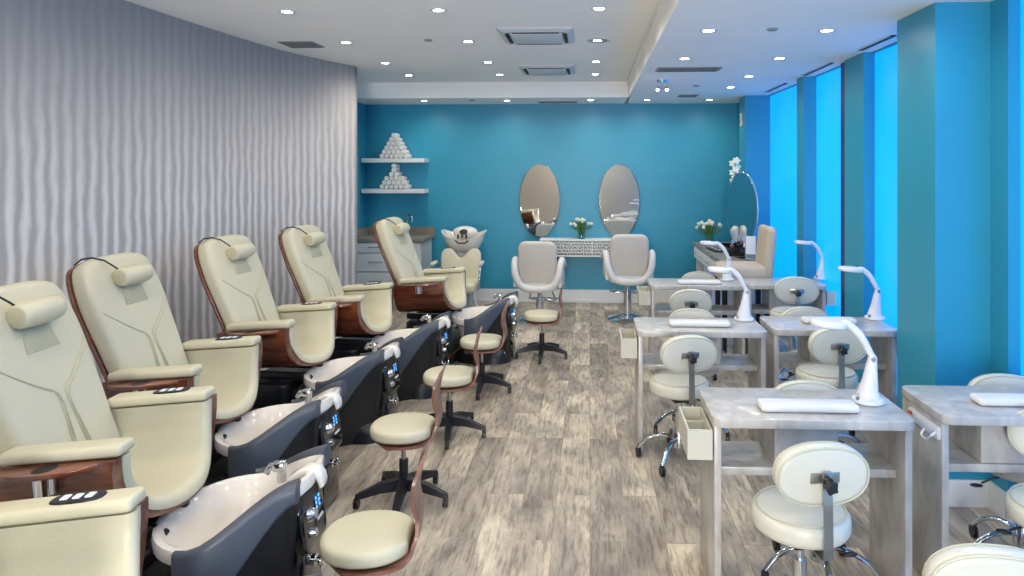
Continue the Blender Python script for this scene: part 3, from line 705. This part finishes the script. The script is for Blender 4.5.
def make_lamp(label, x, y, rz, h1=.19, reach=.22, top=.32):
    t = thing('magnifier_lamp', label, 'desk lamp', (x, y, .761), rz, 'white magnifier lamps on the nail tables')
    m = MB(); m.lathe([(0, 0), (.062, 0), (.066, .006), (.062, .016), (.04, .026), (0, .026)]); m.build('lamp_base', 'plastic_white', t)
    m = MB(); m.loft([[(cx_+a*px, b_*py, z) for px, py in superell(1, 1, 2.4, 24)] for cx_, a, b_, z in ((0, .05, .045, .02), (.0, .040, .036, .05), (.008, .030, .028, .10), (.014, .022, .020, .16), (.018, .018, .016, h1), (.016, .014, .014, h1+.012))]); m.build('stem', 'plastic_white', t)
    m = MB(); m.cyl((.018, -.021, h1-.005), (.018, .021, h1-.005), .010); m.build('joint', 'steel', t)
    m = MB(); m.cyl((-.048, -.03, .018), (-.052, -.034, .034), .008); m.build('switch', 'steel', t)
    P = catmull([(.018, 0, h1), (-.005, 0, h1+.045), (-.03, 0, h1+.09), (-.06, 0, top-.008), (-.085, 0, top+.010), (-.11, 0, top+.012)], 4)
    m = MB(); m.tube(P, [.013+.004*math.sin(math.pi*i/(len(P)-1)) for i in range(len(P))], 12); m.build('arm', 'plastic_white', t)
    m = MB(); m.slab(superell(.078, .068, 2.2, 36), 0, .026, .010, T=Matrix.Translation((-.162, 0, top-.004)) @ Matrix.Rotation(R(4), 4, 'Y'), dome=.006); h = m.build('lamp_head', 'plastic_white', t)
    m = MB(); m.slab(ellipse(.055, .048, 28), -.004, .002, .001, T=Matrix.Translation((-.162, 0, top-.004)) @ Matrix.Rotation(R(4), 4, 'Y')); m.build('magnifier_glass', 'frost', h)
def lamp_at(label, px, py, rz, **k): x, y = un(px, py, .76); make_lamp(label, x, y, rz, **k)
lamp_at('white magnifier lamp on the nearest left nail table, base behind the hand rest', 868, 402, -8)
lamp_at('white magnifier lamp on the middle left nail table', 744, 320, 0)
lamp_at('white magnifier lamp on the middle right nail table against the windows', 875, 319, 0)
lamp_at('white magnifier lamp on the farthest left nail table', 727, 280, -5)
lamp_at('white magnifier lamp on the farthest right nail table before the bright window', 821, 279, 0)
def hand_rest(label, x, y, rz=0, w=.30, d=.10):
    m = MB(); m.slab(rrect(w, d, .02, 4), 0, .032, .015, dome=.006, k=4); o = m.build('hand_rest', 'white_vinyl', angle=60); o.location = (x, y, .761); o.rotation_euler = (0, 0, R(rz))
    tag(o, label, 'hand rest', 'white hand rests on the nail tables')
for lab, x0, x1, py in (('white padded hand rest at the front of the nearest left nail table', 762, 861, 413), ('white padded hand rest on the middle left nail table', 670, 731, 327), ('white padded hand rest at the right edge of the picture', 982, 1062, 407), ('white padded hand rest under the lamp head on the middle right table', 805, 858, 324), ('white padded hand rest on the farthest left nail table', 678, 722, 284.5)):
    a = un(x0, py, .765); c = un(x1, py, .765); hand_rest(lab, (a[0]+c[0])/2, a[1]+.06, 0, c[0]-a[0])

# ------------------------------------------------------------------ styling chairs, mirrors, console
def make_styling(t):
    m = MB(); m.lathe([(0, 0), (.235, 0), (.24, .008), (.22, .02), (.12, .045), (.06, .06), (0, .06)], 40); m.build('base', 'chrome', t)
    m = MB(); m.cyl((0, 0, .05), (0, 0, .26), .045); m.cyl((0, 0, .24), (0, 0, .40), .03); m.build('hydraulic_column', 'chrome', t)
    m = MB(); m.tube([(.04, 0, .23), (.14, -.02, .22), (.2, -.05, .245)], .007, 8); m.build('pump_lever', 'chrome', t)
    m = MB(); m.tube([tuple(v) for v in catmull([(-.12, .12, .36), (-.15, .24, .22), (-.17, .34, .19), (0, .38, .185), (.17, .34, .19), (.15, .24, .22), (.12, .12, .36)], 4)], .011, 8); m.box((0, .36, .18), (.3, .08, .015), .005); m.build('footrest', 'chrome', t)
    m = MB(); m.slab(rrect(.46, .46, .08, 5, 0, .02), .37, .50, .04, dome=.01, k=4); m.build('seat', 'white_vinyl', t, angle=60)
    T = basis((0, -.215, .67), (-1, 0, 0), (0, -.12, 1), (0, 1, .12))
    m = MB(); m.slab(rrect(.44, .54, .09, 6), -.02, .06, .035, T=T, dome=.008, k=4); bk = m.build('backrest', 'grey_vinyl', t, angle=60)
    # wrap-round white outer band forming both arms
    m = MB()
    P = catmull([(-.27, .20, .62), (-.275, .02, .68), (-.27, -.12, .72), (-.262, -.22, .68), (-.245, -.26, .56), (-.19, -.265, .45), (-.09, -.26, .405), (.09, -.26, .405), (.19, -.265, .45), (.245, -.26, .56), (.262, -.22, .68), (.27, -.12, .72), (.275, .02, .68), (.27, .20, .62)], 5)
    m.tube(P, [.030+.012*math.sin(math.pi*i/(len(P)-1)) for i in range(len(P))], 12); m.build('arm_band', 'white_vinyl', t, angle=60)
    for s in (-1, 1):
        m = MB(); m.slab([(-.24, .42), (.20, .42), (.22, .61), (-.2, .66)], -.02, .02, .015, T=basis((s*.255, 0, 0), (0, 1, 0), (0, 0, 1), (1, 0, 0))); m.build('side_panel', 'white_vinyl', t, angle=60)
c0 = thing('styling_chair', 'white styling chair with round chrome base facing the right oval mirror', 'salon chair', (.44, 8.02, .0), 3, 'styling chairs before the oval mirrors'); make_styling(c0)
c1 = dup(c0, (-.585, 7.92, 0), -3, 'white styling chair facing the left oval mirror, behind the farthest pedicure stool')
raise_seat(c0, .075)
for x, lab in ((-.665, 'frameless oval wall mirror above the left end of the white console'), (.385, 'frameless oval wall mirror above the right end of the white console')):
    t = thing('oval_mirror', lab, 'mirror', (x, BW-.02, 1.345), 0, 'oval mirrors on the end wall'); T = basis((0, 0, 0), (1, 0, 0), (0, 0, 1), (0, -1, 0))
    m = MB(); m.slab(ellipse(.275, .485, 56), -.012, .008, .004, T=T); m.build('bevelled_edge', 'mirror_edge', t)
    m = MB(); m.slab(ellipse(.262, .472, 56), .0, .0095, .0005, T=T); m.build('mirror_glass', 'mirror', t, smooth=False)
t = thing('wall_console', 'white wall-hung console shelf with pierced pattern front between the oval mirrors', 'console', (.03, BW, .0))
m = MB(); m.box((0, -.135, .845), (1.36, .27, .02), .003); m.box((0, -.135, .645), (1.36, .27, .02), .003); m.box((-.67, -.135, .745), (.02, .27, .2)); m.box((.67, -.135, .745), (.02, .27, .2)); m.box((0, -.02, .745), (1.34, .02, .19)); m.build('cabinet_box', 'trim_white', t, smooth=False)
for s in (-1, 1):
    m = MB(); random.seed(3+s)
    m.box((s*.33, -.262, .745), (.64, .004, .17)); f = m.build('lattice_front', 'vent_grey', t, smooth=False)
    m = MB()
    for k in range(15):
        for j in range(4):
            cx_ = s*.33-.30+k*.043; cz = .685+j*.04; a = random.uniform(0, 3.14); m.box((0, 0, 0), (.045, .008, .011), .002, T=Matrix.Translation((cx_, -.267, cz)) @ Matrix.Rotation(a, 4, 'Y'))
            m.box((0, 0, 0), (.03, .008, .011), .002, T=Matrix.Translation((cx_+.02, -.267, cz+.01)) @ Matrix.Rotation(a+1.4, 4, 'Y'))
    m.build('lattice', 'trim_white', f, smooth=False)
m = MB(); m.box((0, -.268, .745), (.012, .014, .19)); m.build('centre_stile', 'trim_white', t, smooth=False)
def at_y(px, py, Y):
    a = math.atan((px-CXP)/F_PX)-th; X = Y*math.tan(a); tt = -X*math.sin(th)+Y*math.cos(th); return X, 1.75-(py-170)*tt/F_PX
x, z = at_y(559.5, 276, BW)
t = thing('wall_outlet', 'white double wall outlet low on the teal end wall', 'outlet', (x, BW, z)); m = MB(); m.box((0, -.005, 0), (.075, .01, .118), .003); m.build('cover_plate', 'trim_white', t)
m = MB(); m.box((0, -.0105, .025), (.034, .004, .03), .001); m.box((0, -.0105, -.025), (.034, .004, .03), .001); m.build('socket', 'vent_grey', t)

# ------------------------------------------------------------------ flowers
def make_tulip(h=.24):
    t = thing('tulip', '', 'flower')
    m = MB(); m.tube([(0, 0, 0), (.004, 0, h*.5), (0, 0, h)], .0032, 6); m.build('stem', 'stem', t)
    m = MB()
    for k in range(6):
        a = math.pi/3*k; T = Matrix.Translation((0, 0, h)) @ Matrix.Rotation(a, 4, 'Z') @ Matrix.Rotation(R(8), 4, 'Y')
        m.ell((.009, 0, .022), (.007, .013, .026), 8, T=T)
    m.build('bloom', 'petal', t)
    m = MB()
    for a, s in ((.4, 1), (3.3, .8)):
        T = Matrix.Rotation(a, 4, 'Z'); m.loft([[(x, -w, z), (x+.002, 0, z-.002), (x, w, z), (x-.001, 0, z+.001)] for x, w, z in ((.002, .003, h*.35), (.018, .012*s, h*.6), (.034, .012*s, h*.85), (.052, .002, h*1.02*s))], T=T)
    m.build('leaf', 'leaf', t)
    return t
tulip0 = make_tulip(); tused = False
def bouquet(x, y, z, label_vase, where, n=13, s=1.0):
    global tused
    v = thing('glass_vase', label_vase, 'vase', (x, y, z))
    m = MB(); m.loft([[(r*math.cos(a), r*math.sin(a), zz) for a in [2*math.pi*i/24 for i in range(24)]] for r, zz in ((.045, 0), (.05, .01), (.047, .13), (.052, .15), (.048, .15), (.043, .13), (.044, .02), (.02, .018))]); m.build('glass_body', 'glass', v)
    m = MB(); m.lathe([(0, .02), (.042, .02), (.0415, .09), (0, .09)]); m.build('water', 'glass', v)
    random.seed(int(abs(x)*100))
    for k in range(n):
        a = 2*math.pi*k/n*1.9+.3; tilt = R(10+34*((k % 4)/3.0)); hh = random.uniform(.85, 1.15)
        if not tused: o = tulip0; tused = True
        else: o = dup(tulip0, (0, 0, 0), 0)
        o.rotation_euler = (0, tilt, a); o.location = (x+.006*math.cos(a), y+.006*math.sin(a), z+.05); o.scale = (s*1.3, s*1.3, s*hh)
        o['label'] = 'white tulip with green leaves standing in the glass vase '+where; o['group'] = 'white tulips in the vase '+where; o['category'] = 'flower'
xf, _ = at_y(581.5, 238, 8.86)
bouquet(xf, 8.86, .856, 'clear glass vase of tulips on the white console between the mirrors', 'on the console', s=.75)
bouquet(1.47, 8.45, .841, 'clear glass vase of tulips on the far end of the makeup desk', 'on the makeup desk', s=.80)

# ------------------------------------------------------------------ shelves and towels
def towel():
    m = MB(); sp = [((.0295-.0042*(a/6.28))*math.cos(a), (.0295-.0042*(a/6.28))*math.sin(a)) for a in [i*.35 for i in range(72)]]
    m.tube([(0, -.10, 0), (0, -.098, 0), (0, .098, 0), (0, .10, 0)], [.024, .030, .030, .024], 18)
    for i in range(0, 60, 2): 
        pass
    m.tube([(x, -.1005, z) for x, z in sp[:60]], .0022, 4)
    return m.build('rolled_towel', 'towel')
tw0 = None
for sz, lab, rows_ in ((1.875, 'upper', [6, 5, 4, 3, 2, 1]), (1.475, 'lower', [6, 5, 4, 2, 1, 1])):
    m = MB(); m.box((-2.565, 8.87, sz), (.83, .26, .055), .003); o = m.build('floating_shelf', 'trim_white', smooth=False)
    tag(o, f'white floating shelf on the teal wall, {lab} of the two', 'shelf', 'floating shelves with towels')
    cxs = -2.545
    for r_, cnt in enumerate(rows_):
        for k in range(cnt):
            if tw0 is None: o = tw0 = towel()
            else: o = tw0.copy(); C.objects.link(o)
            o.location = (cxs-.005+(k-(cnt-1)/2)*.0625, 8.84, sz+.0585+r_*.054); o.rotation_euler = (0, random.uniform(0, 6), 0)
            rn = ('bottom row', 'second row', 'third row', 'fourth row', 'fifth row', 'top')[r_]
            pos = {1: 'the single one', 2: ('left one', 'right one')}.get(cnt)
            p_ = pos if isinstance(pos, str) else (pos[k] if pos else ('first', 'second', 'third', 'fourth', 'fifth', 'sixth')[k]+' from the left')
            tag(o, f'rolled white towel in the {rn} of the {lab} shelf pyramid, {p_}', 'towel', f'rolled towels on the {lab} shelf')

# ------------------------------------------------------------------ corner cabinet with sink faucet
t = thing('base_cabinet', 'white drawer cabinet in the teal corner under the towel shelves', 'cabinet', (0, 0, 0))
X0, X1, Y0 = -2.99, -2.11, 8.42
m = MB(); m.box(((X0+X1)/2, (Y0+BW)/2, .46), (X1-X0, BW-Y0-.01, .78)); m.box(((X0+X1)/2, (Y0+BW)/2+.03, .035), (X1-X0-.02, BW-Y0-.08, .07)); m.build('carcass', 'cabinet_white', t, smooth=False)
dx0, dx1 = X0+.06, X0+.56
for zc, h in ((.775, .12), (.59, .22), (.35, .23), (.16, .13)):
    m = MB(); m.box(((dx0+dx1)/2, Y0-.01, zc), (dx1-dx0, .02, h), .003); dr = m.build('drawer', 'cabinet_white', t, smooth=False)
    m = MB(); m.tube([((dx0+dx1)/2-.08, Y0-.02, zc+.01), ((dx0+dx1)/2-.08, Y0-.045, zc+.01), ((dx0+dx1)/2+.08, Y0-.045, zc+.01), ((dx0+dx1)/2+.08, Y0-.02, zc+.01)], .006, 8); m.build('handle', 'steel', dr)
m = MB(); m.box((X0+.725, Y0-.01, .465), (.29, .02, .74), .003); dr = m.build('door', 'cabinet_white', t, smooth=False)
m = MB(); m.tube([(X0+.62, Y0-.02, .75), (X0+.62, Y0-.045, .75), (X0+.62, Y0-.045, .62), (X0+.62, Y0-.02, .62)], .006, 8); m.build('handle', 'steel', dr)
m = MB(); m.box(((X0+X1)/2+.02, (Y0+BW)/2-.02, .87), (X1-X0+.04, BW-Y0+.03, .04), .003); m.box(((X0+X1)/2+.02, BW-.015, .94), (X1-X0+.04, .02, .10), .002); m.box((X0+.01, (Y0+BW)/2, .94), (.02, BW-Y0, .10), .002)
o = m.build('countertop', 'counter_stone', smooth=False); tag(o, 'grey brown stone countertop with upstand on the white corner cabinet', 'countertop')
xg, _ = at_y(407, 226, 8.8)
t = thing('gooseneck_faucet', 'tall chrome gooseneck faucet on the corner countertop behind the farthest pedicure chair', 'faucet', (xg, 8.80, .891))
m = MB(); m.tube([tuple(v) for v in catmull([(0, 0, 0), (0, 0, .12), (0, 0, .21), (.02, -.02, .265), (.055, -.05, .275), (.085, -.08, .245), (.088, -.083, .19)], 5)], .016, 12); m.build('spout', 'chrome', t)
m = MB(); m.lathe([(0, 0), (.028, 0), (.026, .03), (.012, .04), (0, .04)]); m.cyl((0.02, 0, .03), (.07, 0, .05), .007); m.build('lever_handle', 'chrome', t)

# ------------------------------------------------------------------ shampoo chair
t = thing('shampoo_chair', 'white shampoo bowl with cream reclining seat in front of the teal end wall', 'shampoo unit', (-1.56, 8.40, -.0), 2)
m = MB()
def bowl_ring(k, z, lift=0): return [(x*k, y*k, z+lift*(abs(x)/.27)**2 - lift*.5*max(0, -y/.2)) for x, y in superell(.275, .22, 2.6, 44)]
m.loft([bowl_ring(.42, .80), bowl_ring(.68, .83, .01), bowl_ring(.88, .92, .04), bowl_ring(1.0, .985, .07), bowl_ring(1.02, 1.0, .07), bowl_ring(.97, 1.0, .07), bowl_ring(.84, .95, .05), bowl_ring(.62, .87, .01), bowl_ring(.3, .85)])
m.ell((0, .06, 1.04), (.16, .13, .075)); m.build('bowl', 'basin_white', t, angle=60)
m = MB(); m.lathe([(0, 0), (.045, 0), (.05, .01), (.03, .03), (0, .035)], T=basis((0, -.07, 1.045), (1, 0, 0), (0, .8, .6), (0, -.6, .8))); m.cyl((-.05, -.19, .985), (-.05, -.2, 1.03), .011); m.cyl((.05, -.19, .985), (.05, -.2, 1.03), .011); m.tube([(0, -.14, 1.0), (0, -.20, 1.04), (0, -.24, 1.0)], .012, 8)
m.tube([(-.08, -.22, .96), (-.04, -.235, .93), (.04, -.235, .93), (.08, -.22, .96)], .009, 8); m.build('taps', 'plastic_black', t)
T = basis((0, -.30, .60), (1, 0, 0), (0, .35, 1), (0, -1, .35))
m = MB(); m.slab([(v.x, v.y) for v in catmull([(-.20, -.20, 0), (.20, -.20, 0), (.235, .0, 0), (.23, .20, 0), (.12, .235, 0), (.0, .12, 0), (-.12, .235, 0), (-.23, .20, 0), (-.235, 0, 0), (-.20, -.20, 0)], 4)][:-1], -.03, .05, .03, T=T, k=4); m.build('backrest', 'cream', t, angle=60)
m = MB(); m.slab(rrect(.48, .50, .07, 5, 0, -.60), .36, .47, .04, dome=.01, k=4); m.build('seat', 'cream', t, angle=60)
for s in (-1, 1):
    m = MB(); m.tube([tuple(v) for v in catmull([(s*.25, -.25, .62), (s*.275, -.40, .66), (s*.28, -.62, .63), (s*.275, -.72, .5), (s*.26, -.66, .38)], 4)], .013, 10); m.build('arm_frame', 'chrome', t)
    m = MB(); m.box((s*.278, -.53, .665), (.05, .26, .03), .012); m.build('arm_pad', 'ivory', t)
m = MB(); m.loft([[(x*k, -.42+y*k2, z) for x, y in rrect(1, 1, .12, 4)] for k, k2, z in ((.40, .62, 0), (.38, .60, .04), (.30, .45, .2), (.30, .45, .37))]); m.build('pedestal', 'frost', t)
m = MB(); m.loft([[(x*k, .02+y*k2, z) for x, y in rrect(1, 1, .12, 4)] for k, k2, z in ((.34, .34, 0), (.26, .26, .1), (.2, .2, .5), (.24, .22, .84))]); m.build('column', 'plastic_white', t)

for c in t.children:
    if c.name.split('.')[0] in ('bowl', 'taps'): c.location.z = -.065
    if c.name.split('.')[0] == 'backrest': c.location.z = -.03
# ------------------------------------------------------------------ makeup desk and chair by the end of the windows
t = thing('makeup_desk', 'long white drawer desk with grey wood top in the far right corner', 'desk', (0, 0, 0))
DX0, DX1, DY0, DY1, DZ = 1.31, 1.79, 6.86, 8.72, .84
m = MB(); m.box(((DX0+DX1)/2, (DY0+DY1)/2, DZ-.02), (DX1-DX0, DY1-DY0, .04), .003); m.build('desktop', 'desk_top', t, smooth=False)
m = MB(); m.box(((DX0+DX1)/2+.01, (DY0+DY1)/2, DZ-.12), (DX1-DX0-.04, DY1-DY0-.04, .16)); m.build('drawer_case', 'cabinet_white', t, smooth=False)
for k in range(4):
    yc = DY0+.06+(DY1-DY0-.12)*(k+.5)/4; m = MB(); m.box((DX0+.012, yc, DZ-.12), (.02, (DY1-DY0-.12)/4-.02, .13), .003); dr = m.build('drawer', 'cabinet_white', t, smooth=False)
    m = MB(); m.tube([(DX0, yc-.05, DZ-.11), (DX0-.025, yc-.05, DZ-.11), (DX0-.025, yc+.05, DZ-.11), (DX0, yc+.05, DZ-.11)], .006, 8); m.build('handle', 'steel', dr)
for yy in (DY0+.03, (DY0+DY1)/2+.3, DY1-.03):
    m = MB(); m.box(((DX0+DX1)/2+.01, yy, .32), (DX1-DX0-.06, .035, .64)); m.build('leg_panel', 'cabinet_white', t, smooth=False)
t = thing('makeup_chair', 'tall beige upholstered chair with dark legs beside the makeup desk', 'chair', (1.45, 6.55, 0), 0)
m = MB(); m.slab(rrect(.44, .42, .05, 5, -.02, 0), .70, .86, .05, dome=.015, k=5); m.build('seat', 'beige_fabric', t, angle=60)
T = basis((.205, 0, .70), (0, 1, 0), (.09, 0, 1), (1, 0, -.09)); m = MB(); m.slab(rrect(.42, .52, .05, 5, 0, .26), -.055, .03, .035, T=T, k=4); m.build('backrest', 'beige_fabric', t, angle=60)
for sx in (-.2, .19):
    for sy in (-.17, .17): m = MB(); m.loft([[(sx+a*w, sy+b_*w, z) for a, b_ in ((-1, -1), (1, -1), (1, 1), (-1, 1))] for w, z in ((.016, 0), (.024, .72))]); m.build('leg', 'dark', t, smooth=False)
m = MB(); m.box((-.2, 0, .28), (.02, .32, .03)); m.build('footrail', 'steel', t, smooth=False)
# oval vanity mirror on the desk, turned towards the room
xm, _ = at_y(742, 210, 7.7)
t = thing('vanity_mirror', 'frameless oval vanity mirror standing on the makeup desk', 'mirror', (xm, 7.70, DZ+.001), 0)
T = basis((0, 0, .47), (.62, -.78, 0), (0, 0, 1), (-.78, -.62, 0))
m = MB(); m.slab(ellipse(.225, .42, 48), -.008, .006, .003, T=T); m.build('bevelled_edge', 'chrome', t)
m = MB(); m.slab(ellipse(.212, .405, 48), .0, .0072, .0005, T=T); m.build('mirror_glass', 'mirror', t, smooth=False)
m = MB(); m.lathe([(0, 0), (.09, 0), (.09, .01), (.02, .02), (0, .02)]); m.tube([(.01, .01, .0), (.016, .013, .25), (.014, .012, .4)], .009, 8); m.build('stand', 'chrome', t)
# orchid
xo, _ = at_y(736, 200, 7.98)
t = thing('potted_orchid', 'white orchid with one tall flower spike in a small white pot beside the vanity mirror', 'orchid', (xo, 7.98, DZ+.001))
m = MB(); m.lathe([(0, 0), (.04, 0), (.052, .09), (.05, .1), (0, .085)]); m.build('pot', 'plastic_white', t)
m = MB(); m.tube([tuple(v) for v in catmull([(0, 0, .08), (.005, 0, .4), (0, 0, .65), (-.01, 0, .85), (-.012, -.02, 1.02)], 4)], .0045, 6); m.build('stem', 'stem', t)
m = MB()
for k in range(4): T = Matrix.Rotation(1.6*k, 4, 'Z'); m.loft([[(x, -w, z), (x, 0, z-.004), (x, w, z), (x, 0, z+.002)] for x, w, z in ((.01, .01, .09), (.03, .02, .13), (.055, .02, .14), (.075, .004, .12))], T=T)
m.build('leaf', 'leaf', t)
random.seed(5)
for k in range(9):
    z = .74+.035*k; a = 2.2*k; cx_, cy_ = -.01+.03*math.cos(a), -.01+.03*math.sin(a); m = MB()
    for q in range(5):
        T = Matrix.Translation((cx_, cy_, z)) @ Matrix.Rotation(R(70), 4, 'X') @ Matrix.Rotation(2*math.pi*q/5, 4, 'Z'); m.ell((.022, 0, 0), (.026, .018, .005), 8, T=T)
    m.build('blossom', 'petal', t)
# things on the makeup desk
t = thing('cosmetics_organizer', 'black desk organizer tray holding cosmetics on the makeup desk', 'organizer', (1.60, 7.45, DZ+.001))
m = MB(); m.box((0, 0, .008), (.26, .40, .016), .003); 
for y in (-.2, -.07, .07, .2): m.box((0, y, .05), (.26, .008, .09))
for x in (-.13, .13): m.box((x, 0, .04), (.008, .40, .08))
m.build('tray', 'panel_black', t, smooth=False)
bx = [(1.52, 7.36, 'rose', .13, 'rose coloured cosmetics bottle in the black organizer'), (1.60, 7.42, 'plastic_black', .17, 'tall black cosmetics bottle in the black organizer'), (1.66, 7.34, 'label_white', .15, 'white cosmetics bottle in the black organizer'), (1.56, 7.56, 'plastic_black', .11, 'short black cosmetics bottle in the black organizer'), (1.66, 7.55, 'rose', .16, 'tall rose cosmetics bottle at the back of the organizer')]
for x, y, mm, h, lab in bx:
    t = thing('cosmetics_bottle', lab, 'bottle', (x, y, DZ+.018), 0, 'cosmetics bottles in the organizer')
    m = MB(); m.lathe([(0, 0), (.022, 0), (.023, .01), (.023, h*.65), (.012, h*.75), (0, h*.75)], 18); m.build('bottle_body', mm, t)
    m = MB(); m.lathe([(0, h*.75), (.011, h*.75), (.011, h), (0, h)], 14); m.build('cap', 'chrome', t)
t = thing('brochure_stand', 'clear stand with a pale brochure on the makeup desk before the mirror', 'brochure stand', (1.68, 7.2, DZ+.001), -20)
m = MB(); m.box((0, 0, .005), (.12, .08, .01), .002); m.box((0, .02, .11), (.12, .006, .21), .002); m.build('stand', 'frost', t)
m = MB(); m.box((0, .012, .12), (.10, .004, .19)); m.build('brochure', 'label_white', t, smooth=False)
t = thing('makeup_palette', 'flat black makeup palette lying open on the makeup desk', 'palette', (1.42, 7.75, DZ+.001), 8)
m = MB(); m.box((0, 0, .008), (.12, .34, .016), .003); m.build('case', 'plastic_black', t)
for k in range(5): m = MB(); m.slab(ellipse(.018, .018, 14, 0, -.12+.06*k), .015, .019, .001); m.build('pan', 'rose' if k % 2 else 'label_white', t)
t = thing('tablet', 'dark flat tablet lying on the near end of the makeup desk', 'tablet', (1.60, 7.03, DZ+.001), 15)
m = MB(); m.slab(rrect(.18, .25, .012, 3), 0, .009, .002); m.build('housing', 'steel', t); m = MB(); m.slab(rrect(.165, .235, .008, 3), .008, .0105, .0005); m.build('screen', 'panel_black', t)
# small white sensor on the end column
z0 = 2.35
t = thing('wall_sensor', 'narrow white sensor high on the end column by the far right corner', 'sensor', (1.82, 8.22, z0))
m = MB(); m.box((-.012, 0, 0), (.024, .05, .16), .006); m.build('housing', 'plastic_white', t); m = MB(); m.box((-.025, 0, -.03), (.004, .02, .03), .001); m.build('lens', 'vent_grey', t)
